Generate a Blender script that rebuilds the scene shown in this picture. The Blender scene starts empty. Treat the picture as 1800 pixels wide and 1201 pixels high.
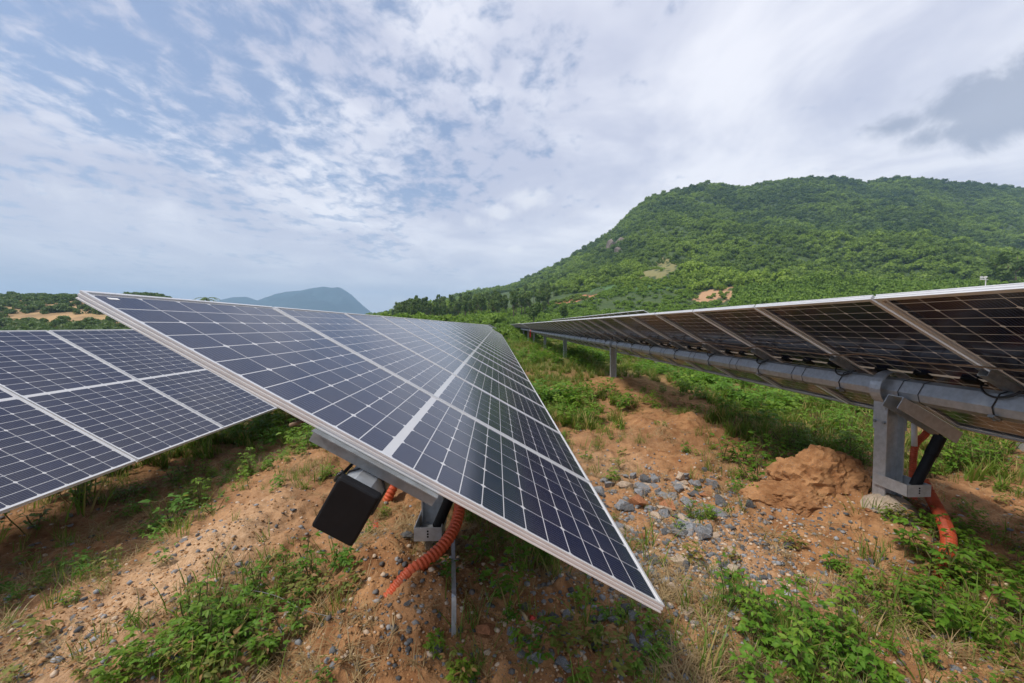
import bpy, math, random
import numpy as np
from mathutils import Vector, Matrix

# ------------------------------------------------------------------ camera, world, sun, exposure
SC = bpy.context.scene
COL = SC.collection
CAMZ = 1.52                                   # eye height above the nominal ground
F, YAW, PIT = 708.0, .0388, .0395             # focal length in photo pixels, yaw right, pitch down
cam_d = bpy.data.cameras.new('camera'); cam = bpy.data.objects.new('camera', cam_d); COL.objects.link(cam)
cam_d.sensor_width = 36.0; cam_d.lens = F / 1800 * 36
cam_d.clip_start = .05; cam_d.clip_end = 20000
cam.location = (0, 0, CAMZ)
cam.rotation_euler = (math.pi / 2 - PIT, 0, -YAW)
SC.camera = cam

SUN_EL, SUN_AZ = math.radians(58), math.radians(248)      # azimuth clockwise from +Y (along the rows)
sdir = Vector((math.sin(SUN_AZ) * math.cos(SUN_EL), math.cos(SUN_AZ) * math.cos(SUN_EL), math.sin(SUN_EL)))

def nd(nt, typ, loc=None, **kw):
    n = nt.nodes.new(typ)
    for k, v in kw.items(): setattr(n, k, v)
    return n
def mth(nt, op, a, b=None, c=None, clamp=False):
    n = nt.nodes.new('ShaderNodeMath'); n.operation = op; n.use_clamp = clamp
    for i, v in enumerate((a, b, c)):
        if v is None: continue
        if isinstance(v, (int, float)): n.inputs[i].default_value = v
        else: nt.links.new(v, n.inputs[i])
    return n.outputs[0]
def mapr(nt, v, a, b, c=0., d=1., smooth=True):
    n = nt.nodes.new('ShaderNodeMapRange'); n.interpolation_type = 'SMOOTHSTEP' if smooth else 'LINEAR'
    nt.links.new(v, n.inputs[0])
    for i, x in enumerate((a, b, c, d)): n.inputs[i + 1].default_value = x
    return n.outputs[0]
def mixc(nt, fac, a, b, blend='MIX'):
    n = nt.nodes.new('ShaderNodeMix'); n.data_type = 'RGBA'; n.blend_type = blend
    for s, v in ((n.inputs[0], fac), (n.inputs[6], a), (n.inputs[7], b)):
        if isinstance(v, (int, float)): s.default_value = v
        elif isinstance(v, tuple): s.default_value = (*v, 1)
        else: nt.links.new(v, s)
    return n.outputs[2]
def noise(nt, vec, scale, detail=4, rough=.55, dist=0.):
    n = nt.nodes.new('ShaderNodeTexNoise'); n.inputs['Scale'].default_value = scale
    n.inputs['Detail'].default_value = detail; n.inputs['Roughness'].default_value = rough
    n.inputs['Distortion'].default_value = dist
    if vec is not None: nt.links.new(vec, n.inputs['Vector'])
    return n.outputs['Fac']

def build_world():
    w = bpy.data.worlds.new('World'); SC.world = w; w.use_nodes = True
    nt = w.node_tree; nt.nodes.clear()
    out = nd(nt, 'ShaderNodeOutputWorld'); bg = nd(nt, 'ShaderNodeBackground')
    sky = nd(nt, 'ShaderNodeTexSky'); sky.sky_type = 'NISHITA'; sky.sun_disc = False
    sky.sun_elevation = SUN_EL; sky.sun_rotation = SUN_AZ
    sky.air_density = 1.0; sky.dust_density = 1.2; sky.ozone_density = 1.6
    tc = nd(nt, 'ShaderNodeTexCoord')
    sep = nd(nt, 'ShaderNodeSeparateXYZ'); nt.links.new(tc.outputs['Generated'], sep.inputs[0])
    X, Y, Z = sep.outputs
    zz = mth(nt, 'ADD', mth(nt, 'MAXIMUM', Z, 0.0), .10)
    px, py = mth(nt, 'DIVIDE', X, zz), mth(nt, 'DIVIDE', Y, zz)      # the cloud sheet as a level layer overhead
    cmb = nd(nt, 'ShaderNodeCombineXYZ'); nt.links.new(px, cmb.inputs[0]); nt.links.new(py, cmb.inputs[1])
    mp = nd(nt, 'ShaderNodeMapping'); nt.links.new(cmb.outputs[0], mp.inputs[0])
    mp.inputs['Rotation'].default_value = (0, 0, .5); mp.inputs['Scale'].default_value = (1.0, .8, 1); mp.inputs['Location'].default_value = (3.1, 1.7, 0)
    big = noise(nt, mp.outputs[0], .55, 3, .5, .3)
    mid = noise(nt, mp.outputs[0], 1.7, 6, .62, .5)
    fine = noise(nt, mp.outputs[0], 9.5, 5, .60, .25)
    side = mth(nt, 'MULTIPLY', mth(nt, 'ADD', X, .12), .16)
    s = mth(nt, 'ADD', mth(nt, 'MULTIPLY', big, .75), mth(nt, 'MULTIPLY', mid, .75))
    s = mth(nt, 'ADD', s, mth(nt, 'MULTIPLY', fine, .85))
    s = mth(nt, 'SUBTRACT', mth(nt, 'ADD', s, side), .16)
    m = mapr(nt, s, .74, 1.02)
    low = mapr(nt, Z, .0, .36, .92, .06)                               # the sheet closes up towards the horizon
    m = mth(nt, 'ADD', mth(nt, 'MULTIPLY', m, .86), low, clamp=True)
    skyc = mixc(nt, 1.0, sky.outputs[0], (.10, .10, .10), 'MULTIPLY')
    bright = noise(nt, mp.outputs[0], 1.1, 5, .6, .4)
    ccol = mixc(nt, mapr(nt, mth(nt, 'ADD', bright, mth(nt, 'MULTIPLY', X, .10)), .36, .68), (.47, .485, .59), (.76, .755, .80))
    skyc = mixc(nt, .40, skyc, (.30, .37, .56))            # thin veil of high cloud
    ccol = mixc(nt, mapr(nt, Z, .0, .30, .75, .0), ccol, (.76, .75, .80))
    c = mixc(nt, m, skyc, ccol)
    # a few darker, lower clouds (the grey ones up on the right)
    warp = noise(nt, tc.outputs['Generated'], 8.5, 6, .62, .5)
    def blob(d, rx, amp):
        d = Vector(d).normalized()
        dp = nd(nt, 'ShaderNodeVectorMath', operation='SUBTRACT'); nt.links.new(tc.outputs['Generated'], dp.inputs[0]); dp.inputs[1].default_value = d
        sc = nd(nt, 'ShaderNodeVectorMath', operation='MULTIPLY'); nt.links.new(dp.outputs[0], sc.inputs[0]); sc.inputs[1].default_value = (1, 1, 2.0)
        ln = nd(nt, 'ShaderNodeVectorMath', operation='LENGTH'); nt.links.new(sc.outputs[0], ln.inputs[0])
        return mth(nt, 'MULTIPLY', mapr(nt, ln.outputs['Value'], 0, rx, 1, 0), amp)
    fw, rt, up = cam_axes()
    g = None
    for (bx, by, rx, amp) in ((1752, 165, .17, 1.05), (1795, 205, .14, .95), (1575, 222, .085, .95), (1650, 236, .10, .85)):
        b = blob(fw + rt * ((bx - 900) / F) - up * ((by - 600.5) / F), rx, amp)
        g = b if g is None else mth(nt, 'MAXIMUM', g, b)
    gm = mapr(nt, mth(nt, 'ADD', g, mth(nt, 'MULTIPLY', mth(nt, 'SUBTRACT', warp, .5), 2.3)), .34, .95, 0, .70)
    gm = mth(nt, 'MULTIPLY', gm, mapr(nt, g, .02, .25))
    c = mixc(nt, gm, c, (.205, .240, .335))
    w_ = None                                                         # small white cumulus tops over the shoulder of the hill
    for (bx, by, rx, amp) in ((925, 352, .12, 1.), (880, 372, .08, .85), (830, 392, .07, .7), (905, 438, .035, .9), (700, 530, .06, .8), (120, 335, .12, .7)):
        b = blob(fw + rt * ((bx - 900) / F) - up * ((by - 600.5) / F), rx, amp)
        w_ = b if w_ is None else mth(nt, 'MAXIMUM', w_, b)
    wm = mth(nt, 'MULTIPLY', mapr(nt, mth(nt, 'ADD', w_, mth(nt, 'MULTIPLY', mth(nt, 'SUBTRACT', noise(nt, tc.outputs['Generated'], 13, 5, .6, .4), .5), 1.6)), .34, .9, 0, .55), mapr(nt, w_, .02, .3))
    c = mixc(nt, wm, c, (.82, .81, .82))
    nt.links.new(c, bg.inputs[0]); bg.inputs[1].default_value = 1.0
    nt.links.new(bg.outputs[0], out.inputs[0])
def cam_axes():
    fw = Vector((math.sin(YAW) * math.cos(PIT), math.cos(YAW) * math.cos(PIT), -math.sin(PIT)))
    rt = Vector((math.cos(YAW), -math.sin(YAW), 0)); return fw, rt, rt.cross(fw)
build_world()
sun_d = bpy.data.lights.new('sun', 'SUN'); sun = bpy.data.objects.new('sun', sun_d); COL.objects.link(sun)
sun_d.energy = 2.8; sun_d.angle = math.radians(11); sun_d.color = (1, .92, .81)
sun.rotation_euler = sdir.to_track_quat('Z', 'Y').to_euler(); sun.location = sdir * 50
vs = SC.view_settings; vs.view_transform = 'Standard'; vs.look = 'None'; vs.exposure = 0.53; vs.gamma = 1; vs.use_curve_mapping = False
SC.cycles.max_bounces = 6; SC.cycles.transparent_max_bounces = 6; SC.cycles.volume_bounces = 0

# ------------------------------------------------------------------ helpers
R = random.Random(7)
NR = np.random.default_rng(11)
FW, RT, UP = [np.array(v) for v in cam_axes()]
def ray(px, py): return FW + RT * (px - 900) / F - UP * (py - 600.5) / F
def at_Y(px, py, Y): d = ray(px, py); p = d * Y / d[1]; return Vector((p[0], p[1], p[2] + CAMZ))
def at_X(px, py, X): d = ray(px, py); p = d * X / d[0]; return Vector((p[0], p[1], p[2] + CAMZ))
def to_px(x, y, z):
    z = z - CAMZ
    dep = x * FW[0] + y * FW[1] + z * FW[2]
    return 900 + F * (x * RT[0] + y * RT[1]) / dep, 600.5 - F * (x * UP[0] + y * UP[1] + z * UP[2]) / dep

_T = np.random.default_rng(3).random((256, 256))
def vnoise(x, y):
    xi, yi = np.floor(x).astype(int), np.floor(y).astype(int)
    fx, fy = x - xi, y - yi
    fx = fx * fx * fx * (fx * (fx * 6 - 15) + 10); fy = fy * fy * fy * (fy * (fy * 6 - 15) + 10)
    g = lambda a, b: _T[a & 255, b & 255]
    return (g(xi, yi) * (1 - fx) + g(xi + 1, yi) * fx) * (1 - fy) + (g(xi, yi + 1) * (1 - fx) + g(xi + 1, yi + 1) * fx) * fy
def fbm(x, y, scale, octv=4, gain=.5, seed=0):
    x = np.asarray(x, float) * scale + seed * 17.3; y = np.asarray(y, float) * scale + seed * 9.1
    a, t, n = 1., 0., 0.
    for i in range(octv):
        t = t + a * (vnoise(x * 1.0 + i * 31.7, y + i * 11.3) - .5); n += a
        x, y = x * 1.93 + y * .55, y * 1.93 - x * .55
        a *= gain
    return t / n * 2
def sst(a, b, v): t = np.clip((np.asarray(v, float) - a) / (b - a), 0, 1); return t * t * (3 - 2 * t)
def gs(x, y, cx, cy, rx, ry=None): ry = ry or rx; return np.exp(-((x - cx) / rx) ** 2 - ((y - cy) / ry) ** 2)

def mesh_np(name, V, Fc, mat=None, smooth=False):
    me = bpy.data.meshes.new(name)
    me.from_pydata([tuple(v) for v in V] if not isinstance(V, list) else V, [], Fc)
    if mat: me.materials.append(mat)
    if smooth: me.polygons.foreach_set('use_smooth', [True] * len(me.polygons))
    me.update(); return me
def mesh_fast(name, V, Q, mat=None, smooth=False):
    """V (n,3) float, Q (m,k) int with constant k"""
    me = bpy.data.meshes.new(name); V = np.asarray(V, np.float32); Q = np.asarray(Q, np.int32)
    me.vertices.add(len(V)); me.vertices.foreach_set('co', V.ravel())
    k = Q.shape[1]; me.loops.add(Q.size); me.loops.foreach_set('vertex_index', Q.ravel())
    me.polygons.add(len(Q)); me.polygons.foreach_set('loop_start', np.arange(0, Q.size, k, dtype=np.int32))
    try: me.polygons.foreach_set('loop_total', np.full(len(Q), k, np.int32))
    except Exception: pass
    if smooth: me.polygons.foreach_set('use_smooth', np.ones(len(Q), bool))
    if mat: me.materials.append(mat)
    me.update(calc_edges=True); me.validate(); return me
def link(name, data, parent=None, loc=None, rot=None):
    o = bpy.data.objects.new(name, data); COL.objects.link(o)
    if parent: o.parent = parent
    if loc is not None: o.location = loc
    if rot is not None: o.rotation_euler = rot
    return o
def tag(o, label, cat, group=None, kind=None):
    if label: o['label'] = label
    if cat: o['category'] = cat
    if group: o['group'] = group
    if kind: o['kind'] = kind
    return o
def copy_tree(o, parent=None):
    c = o.copy(); COL.objects.link(c); c.parent = parent
    for ch in o.children: copy_tree(ch, c)
    return c

class MB:
    def __init__(s): s.v = []; s.f = []
    def add(s, V, Fc):
        b = len(s.v); s.v += [tuple(p) for p in V]; s.f += [tuple(i + b for i in q) for q in Fc]; return s
    def box(s, c, d, M=None):
        x, y, z = d[0] / 2, d[1] / 2, d[2] / 2
        V = [Vector((c[0] + i * x, c[1] + j * y, c[2] + k * z)) for i in (-1, 1) for j in (-1, 1) for k in (-1, 1)]
        if M: V = [M @ v for v in V]
        return s.add(V, [(0, 1, 3, 2), (4, 6, 7, 5), (0, 4, 5, 1), (2, 3, 7, 6), (0, 2, 6, 4), (1, 5, 7, 3)])
    def prism(s, prof, y0, y1):                # profile in x,z extruded along y
        n = len(prof)
        V = [(p[0], y0, p[1]) for p in prof] + [(p[0], y1, p[1]) for p in prof]
        return s.add(V, [(i, (i + 1) % n, n + (i + 1) % n, n + i) for i in range(n)] + [tuple(range(n))[::-1], tuple(range(n, 2 * n))])
    def tube(s, pts, r, n=10, cap=True):
        pts = [Vector(p) for p in pts]; m = len(pts); rr = r if hasattr(r, '__len__') else [r] * m
        t0 = (pts[1] - pts[0]).normalized(); ref = Vector((0, 0, 1)) if abs(t0.z) < .9 else Vector((1, 0, 0))
        a = t0.cross(ref).normalized(); V = []
        for i in range(m):
            t = (pts[min(i + 1, m - 1)] - pts[max(i - 1, 0)]).normalized()
            a = (a - t * a.dot(t)).normalized(); b = t.cross(a)
            V += [pts[i] + (a * math.cos(2 * math.pi * k / n) + b * math.sin(2 * math.pi * k / n)) * rr[i] for k in range(n)]
        Fc = [(i * n + k, i * n + (k + 1) % n, (i + 1) * n + (k + 1) % n, (i + 1) * n + k) for i in range(m - 1) for k in range(n)]
        if cap: Fc += [tuple(range(n))[::-1], tuple(range((m - 1) * n, m * n))]
        return s.add(V, Fc)
    def mesh(s, name, mat=None, smooth=False): return mesh_np(name, s.v, s.f, mat, smooth)
def spline(pts, n=12):
    P = [Vector(p) for p in pts]; P = [P[0] * 2 - P[1]] + P + [P[-1] * 2 - P[-2]]; out = []
    for i in range(1, len(P) - 2):
        for k in range(n):
            t = k / n; a, b, c, d = P[i - 1:i + 3]
            out.append(.5 * ((2 * b) + (c - a) * t + (2 * a - 5 * b + 4 * c - d) * t * t + (3 * b - a - 3 * c + d) * t ** 3))
    return out + [P[-2]]

# ------------------------------------------------------------------ materials
def new_mat(name):
    m = bpy.data.materials.new(name); m.use_nodes = True; nt = m.node_tree
    return m, nt, nt.nodes['Principled BSDF']
def simple(name, col, rough=.6, metal=0., var=.25, scale=12, bump=0., bscale=80, spec=.5, dirt=None):
    m, nt, b = new_mat(name); tc = nd(nt, 'ShaderNodeTexCoord')
    n1 = noise(nt, tc.outputs['Object'], scale, 5, .6)
    c = mixc(nt, mapr(nt, n1, .3, .7), tuple(x * (1 - var) for x in col), tuple(min(1, x * (1 + var)) for x in col))
    if dirt:
        n2 = noise(nt, tc.outputs['Object'], scale * .35, 6, .65)
        c = mixc(nt, mapr(nt, n2, .50, .72, 0, dirt[1]), c, dirt[0])
    nt.links.new(c, b.inputs['Base Color']); b.inputs['Roughness'].default_value = rough; b.inputs['Metallic'].default_value = metal
    b.inputs['Specular IOR Level'].default_value = spec
    if bump:
        bp = nd(nt, 'ShaderNodeBump'); bp.inputs['Strength'].default_value = bump; bp.inputs['Distance'].default_value = .01
        nt.links.new(noise(nt, tc.outputs['Object'], bscale, 5, .6), bp.inputs['Height']); nt.links.new(bp.outputs[0], b.inputs['Normal'])
    return m
M = {}
M['alu'] = simple('anodised_aluminium', (.70, .705, .715), .40, .4, .05, 6, dirt=((.56, .54, .52), .2))
M['galv'] = simple('galvanised_steel', (.43, .455, .48), .45, .55, .12, 28, .08, 60, dirt=((.30, .26, .21), .3))
M['galv_old'] = simple('dull_galvanised_steel', (.25, .27, .28), .58, .45, .2, 22, .15, 60, dirt=((.22, .17, .12), .5))
M['black'] = simple('black_plastic', (.005, .005, .006), .6, 0, .2, 20, .1, 90, spec=.22)
M['rubber'] = simple('black_cable', (.015, .015, .015), .5, 0, .2, 20)
M['orange'] = simple('orange_conduit', (.46, .070, .020), .55, 0, .2, 9, dirt=((.36, .16, .08), .5))
M['concrete'] = simple('rough_concrete', (.36, .29, .22), .95, 0, .22, 18, .9, 45)
M['cable_tan'] = simple('dusty_cable', (.20, .13, .08), .8, 0, .25, 8)
M['red'] = simple('red_plastic', (.55, .03, .02), .5, 0, .15, 9)
M['white'] = simple('white_plastic', (.75, .75, .74), .5, 0, .06, 9)
M['straw'] = simple('dry_stick', (.34, .25, .14), .9, 0, .3, 14)
M['rock_grey'] = simple('slate_grey_rock', (.22, .23, .245), .82, 0, .4, 9, .8, 30, dirt=((.36, .23, .13), .6))
M['rock_dark'] = simple('dark_rock', (.10, .105, .112), .85, 0, .4, 9, .8, 30, dirt=((.28, .17, .09), .5))
M['rock_rust'] = simple('rusty_orange_rock', (.36, .15, .065), .85, 0, .3, 9, .8, 30)
M['rock_pale'] = simple('pale_tan_rock', (.50, .39, .29), .92, 0, .2, 9, .9, 24, dirt=((.3, .2, .12), .5))
M['clod'] = simple('crumbly_soil', (.36, .20, .095), .97, 0, .3, 7, 1.0, 40, spec=.1, dirt=((.20, .105, .05), .6))
M['bark'] = simple('bark', (.12, .085, .06), .95, 0, .3, 5)
M['stem'] = simple('plant_stem', (.12, .11, .035), .8, 0, .3, 20)

def cell_mat():
    m, nt, b = new_mat('solar_cell'); uv = nd(nt, 'ShaderNodeUVMap')
    sp = nd(nt, 'ShaderNodeSeparateXYZ'); nt.links.new(uv.outputs[0], sp.inputs[0])
    fr = mth(nt, 'FRACT', mth(nt, 'MULTIPLY', sp.outputs[1], 10.0))
    st = mth(nt, 'LESS_THAN', mth(nt, 'ABSOLUTE', mth(nt, 'SUBTRACT', fr, .5)), .06)
    geo = nd(nt, 'ShaderNodeNewGeometry'); oi = nd(nt, 'ShaderNodeObjectInfo')
    tc = nd(nt, 'ShaderNodeTexCoord')
    base = mixc(nt, mth(nt, 'ADD', mth(nt, 'MULTIPLY', oi.outputs['Random'], .5), mth(nt, 'MULTIPLY', geo.outputs['Random Per Island'], .5)), (.0035, .0065, .028), (.0100, .0150, .050))
    c = mixc(nt, mth(nt, 'MULTIPLY', st, .55), base, (.13, .145, .19))
    dust = noise(nt, tc.outputs['Object'], 2.5, 6, .65)
    c = mixc(nt, mapr(nt, dust, .40, .8, .0, .05), c, (.35, .30, .25))
    nt.links.new(c, b.inputs['Base Color']); b.inputs['Roughness'].default_value = .15; b.inputs['IOR'].default_value = 1.50
    b.inputs['Sheen Weight'].default_value = .01; b.inputs['Sheen Roughness'].default_value = .4; b.inputs['Sheen Tint'].default_value = (.9, .85, .9, 1)
    return m
M['cell'] = cell_mat()
def sheet_mat():
    m, nt, b = new_mat('laminate_backing'); geo = nd(nt, 'ShaderNodeNewGeometry')            # white print on the front, darker tan on the back
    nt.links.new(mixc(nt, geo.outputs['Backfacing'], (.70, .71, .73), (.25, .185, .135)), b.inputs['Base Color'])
    b.inputs['Roughness'].default_value = .16; b.inputs['IOR'].default_value = 1.56
    tr = nd(nt, 'ShaderNodeBsdfTranslucent'); tr.inputs[0].default_value = (.55, .46, .36, 1)
    mx = nd(nt, 'ShaderNodeMixShader'); mx.inputs[0].default_value = .22
    nt.links.new(b.outputs[0], mx.inputs[1]); nt.links.new(tr.outputs[0], mx.inputs[2])
    nt.links.new(mx.outputs[0], nt.nodes['Material Output'].inputs[0]); return m
M['sheet'] = sheet_mat()

def leaf_mat(name, c0, c1, trans=.35, rough=.55, yellow=None, scale=3.0, coords='Object'):
    m, nt, b = new_mat(name); oi = nd(nt, 'ShaderNodeObjectInfo'); tc = nd(nt, 'ShaderNodeTexCoord'); geo = nd(nt, 'ShaderNodeNewGeometry')
    if coords == 'Place':                                  # tone drifts from stand to stand with where the tree grows
        n1 = noise(nt, oi.outputs['Location'], .022, 4, .6); wr, wn = .38, .62
    else:
        n1 = noise(nt, tc.outputs[coords], scale, 3, .6); wr, wn = .5, .3
    k = mth(nt, 'ADD', mth(nt, 'MULTIPLY', oi.outputs['Random'], wr), mth(nt, 'MULTIPLY', mapr(nt, n1, .40, .64), wn))
    if coords == 'Place':                                  # lighter scrub and bamboo low down, darker woodland higher up
        sz = nd(nt, 'ShaderNodeSeparateXYZ'); nt.links.new(oi.outputs['Location'], sz.inputs[0])
        k = mth(nt, 'ADD', k, mapr(nt, sz.outputs[2], 12, 85, .16, -.14))
    k = mth(nt, 'ADD', k, mth(nt, 'MULTIPLY', geo.outputs['Random Per Island'], .3), clamp=True)
    c = mixc(nt, k, c0, c1)
    if yellow:
        c = mixc(nt, mapr(nt, geo.outputs['Random Per Island'], yellow[1], yellow[1] + .03), c, yellow[0])
    nt.links.new(c, b.inputs['Base Color']); b.inputs['Roughness'].default_value = rough; b.inputs['Specular IOR Level'].default_value = .3
    tr = nd(nt, 'ShaderNodeBsdfTranslucent'); nt.links.new(mixc(nt, .5, c, (.16, .26, .02), 'ADD'), tr.inputs[0])
    mx = nd(nt, 'ShaderNodeMixShader'); mx.inputs[0].default_value = trans
    nt.links.new(b.outputs[0], mx.inputs[1]); nt.links.new(tr.outputs[0], mx.inputs[2])
    nt.links.new(mx.outputs[0], nt.nodes['Material Output'].inputs[0]); return m
M['leaf'] = leaf_mat('weed_leaf', (.048, .135, .012), (.155, .30, .028), .38, yellow=((.42, .28, .04), .975))
M['leaf2'] = leaf_mat('young_leaf', (.085, .175, .014), (.21, .33, .034), .38)
M['leaf3'] = leaf_mat('yellowing_leaf', (.10, .14, .02), (.24, .23, .05), .3, yellow=((.30, .17, .07), .75))
M['grass'] = leaf_mat('green_grass', (.075, .145, .015), (.19, .275, .04), .35, yellow=((.36, .27, .10), .80))
M['dry'] = leaf_mat('dry_grass', (.24, .16, .075), (.42, .31, .16), .2)
M['forest'] = leaf_mat('forest_leaf', (.018, .058, .009), (.215, .315, .032), .30, coords='Place')
M['scrub'] = leaf_mat('scrub_leaf', (.045, .095, .014), (.11, .165, .028), .25, scale=.3)
M['bright'] = leaf_mat('sapling_leaf', (.10, .185, .018), (.21, .32, .038), .33, scale=.4)
M['pine'] = leaf_mat('plantation_leaf', (.06, .11, .020), (.13, .19, .038), .3, scale=.4)

# ------------------------------------------------------------------ ground
def gh(x, y, fine=True):
    """ground height in metres"""
    x = np.asarray(x, float); y = np.asarray(y, float); r = np.hypot(x, y)
    h = -.05 * np.clip(-x - 2.3, 0, 6) - .015 * np.clip(-x - 8, 0, 60)
    h = h + .045 * np.clip(y - 60, 0, 140) * sst(-60, -10, x + .15 * y)
    h = h + .055 * np.clip(-.2 * y - x - 20, 0, 400) * 0
    h = h + (.15 * gs(x, y, -.55, 2.05, .50, .42) + .10 * gs(x, y, -.75, 2.5, .4, .4)) * (1 + .5 * fbm(x, y, 3.2, 3, .55, 14)) + .05 * gs(x, y, -.05, 2.1, .3, .35)
    h = h + .12 * gs(x, y, -1.75, 2.7, .45, 1.3) - .10 * gs(x, y, -2.9, 2.9, .6, 1.2)
    h = h + .10 * gs(x, y, -1.5, 4.4, .8, .25)
    h = h + .10 * gs(x, y, 2.72, 3.25, .65, .42)
    h = h + .24 * gs(x, y, 2.75, 5.7, .75, .6) * (1 + .7 * fbm(x, y, 2.2, 3, .5, 8)) + .22 * gs(x, y, 3.0, 10.1, .9, .8) + .12 * gs(x, y, 2.5, 8.4, .8, .5)
    h = h + .08 * gs(x, y, 2.95, 2.85, .5, .5) + .14 * gs(x, y, 3, 17.5, 1, 1)
    near = np.exp(-(r / 30) ** 2)
    h = h + .10 * fbm(x, y, .35, 3, .5, 1) * sst(1.5, 6, r) + .055 * fbm(x, y, 1.3, 3, .5, 2)
    h = h + 1.2 * fbm(x, y, .02, 3, .5, 4) * sst(60, 160, r)
    if fine:
        h = h + near * (.046 * fbm(x, y, 5, 3, .55, 3) + .026 * fbm(x, y, 17, 3, .6, 6))
        h = h + near * .02 * sst(.15, .6, fbm(x, y, 9, 2, .5, 9))
    return h
def at_ground(px, py):
    z = 0.
    for _ in range(8):
        d = ray(px, py); t = (z - CAMZ) / d[2]
        if t < 0: return None
        p = d * t; z = float(gh(p[0], p[1]))
    return Vector((p[0], p[1], z))

VEG = []                                                   # (x, y, rx, ry, strength): where plants crowd
for (px, py, rx, ry, s) in ((420, 1100, .32, .36, 1), (520, 1050, .28, .3, .6), (1420, 1140, .34, .30, 1), (1330, 1100, .25, .2, .6), (1640, 1080, .45, .3, .8), (1760, 1020, .4, .5, .8),
                            (900, 985, .22, .20, .8), (1350, 770, .9, .8, .95), (1330, 850, .35, .3, .8), (990, 670, .8, 1.6, 1), (460, 810, .7, .6, .9),
                            (300, 900, .7, .5, .8), (150, 1010, .6, .5, .6), (30, 1130, .5, .5, .8), (1100, 1130, .5, .3, .35), (1060, 770, .6, .5, .5), (1180, 720, .5, .5, .5), (560, 830, .5, .5, .6), (1090, 830, .35, .35, .6), (1010, 740, .5, .6, .7), (1000, 1160, .5, .25, .3), (1180, 1150, .4, .25, .45), (1220, 910, .2, .16, .45)):
    p = at_ground(px, py); VEG.append((p.x, p.y, rx, ry, s))
def bare_soil(x, y):
    return np.maximum.reduce([gs(x, y, -.6, 2.35, .5, .5), gs(x, y, -.38, 1.95, .62, .45), .85 * gs(x, y, .4, 2.05, .4, .25), 1.1 * gs(x, y, -1.95, 2.45, .40, .95), gs(x, y, 2.7, 3.3, .45, .4), gs(x, y, 2.6, 5.6, .6, .5), gs(x, y, 2.9, 10.0, .8, .7), gs(x, y, 2.2, 2.8, .5, .35), gs(x, y, 1.25, 3.3, .5, .7), .9 * gs(x, y, .15, 1.8, .6, .28)])
def veg(x, y):
    x = np.asarray(x, float); y = np.asarray(y, float)
    v = np.zeros_like(x)
    for (cx, cy, rx, ry, s) in VEG: v = np.maximum(v, s * gs(x, y, cx, cy, rx, ry))
    n = fbm(x, y, .9, 4, .55, 12)
    v = np.maximum(v, sst(9, 15, y) * (.80 + .5 * n))
    v = np.maximum(v, sst(3.3, 4.3, x) * sst(3.2, 4.6, y) * (.62 + .6 * n))
    v = np.maximum(v, sst(-2.3, -3.2, x) * (.5 + .7 * n))
    v = np.maximum(v, sst(-.1, .6, n) * .50)
    v = np.maximum(v, sst(4.2, 7.5, y) * (.26 + .75 * n))
    bare = bare_soil(x, y)
    return np.clip(v * (1 - .93 * np.clip(bare, 0, 1)), 0, 1)

def ground_mat():
    m, nt, b = new_mat('sandy_soil'); tc = nd(nt, 'ShaderNodeTexCoord'); O = tc.outputs['Object']
    def at(n): a = nd(nt, 'ShaderNodeAttribute'); a.attribute_name = n; return a.outputs['Fac']
    n_big = noise(nt, O, 1.1, 5, .6); n_mid = noise(nt, O, 6, 6, .65); n_f = noise(nt, O, 45, 5, .7); n_g = noise(nt, O, 190, 3, .7)
    c = mixc(nt, mapr(nt, n_mid, .32, .68), (.25, .112, .045), (.49, .262, .120))
    c = mixc(nt, mapr(nt, n_big, .5, .75, 0, .55), c, (.22, .105, .052))
    sandc = mixc(nt, mapr(nt, n_f, .35, .65), (.46, .285, .155), (.66, .455, .285))
    c = mixc(nt, mth(nt, 'MULTIPLY', at('sand'), .9), c, sandc)
    vor = nd(nt, 'ShaderNodeTexVoronoi'); vor.inputs['Scale'].default_value = 75; nt.links.new(O, vor.inputs['Vector'])
    grit = mapr(nt, vor.outputs['Distance'], .16, .28, 1, 0)
    sepc = nd(nt, 'ShaderNodeSeparateColor'); nt.links.new(vor.outputs['Color'], sepc.inputs[0])
    grit = mth(nt, 'MULTIPLY', grit, mapr(nt, mth(nt, 'ADD', sepc.outputs[0], mth(nt, 'MULTIPLY', mth(nt, 'SUBTRACT', n_mid, .5), 1.2)), .52, .56))
    c = mixc(nt, mth(nt, 'MULTIPLY', grit, .8), c, mixc(nt, sepc.outputs[1], (.11, .115, .125), (.46, .38, .30)))
    litter = mixc(nt, mapr(nt, n_f, .35, .65), (.085, .055, .032), (.30, .195, .110))
    c = mixc(nt, mth(nt, 'MULTIPLY', at('veg'), mapr(nt, n_mid, .25, .6, .35, .9)), c, litter)
    c = mixc(nt, mth(nt, 'MULTIPLY', at('far'), .85), c, mixc(nt, n_big, (.075, .115, .022), (.15, .175, .045)))
    c = mixc(nt, mapr(nt, n_g, .25, .75, .28, 0), c, (.12, .07, .04))
    nt.links.new(c, b.inputs['Base Color']); b.inputs['Roughness'].default_value = .95; b.inputs['Specular IOR Level'].default_value = .15
    bp = nd(nt, 'ShaderNodeBump'); bp.inputs['Strength'].default_value = .8; bp.inputs['Distance'].default_value = .012
    hh = mth(nt, 'ADD', mth(nt, 'ADD', n_f, mth(nt, 'MULTIPLY', n_g, .4)), mth(nt, 'MULTIPLY', grit, .5))
    nt.links.new(hh, bp.inputs['Height']); nt.links.new(bp.outputs[0], b.inputs['Normal']); return m
M['ground'] = ground_mat()

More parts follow.
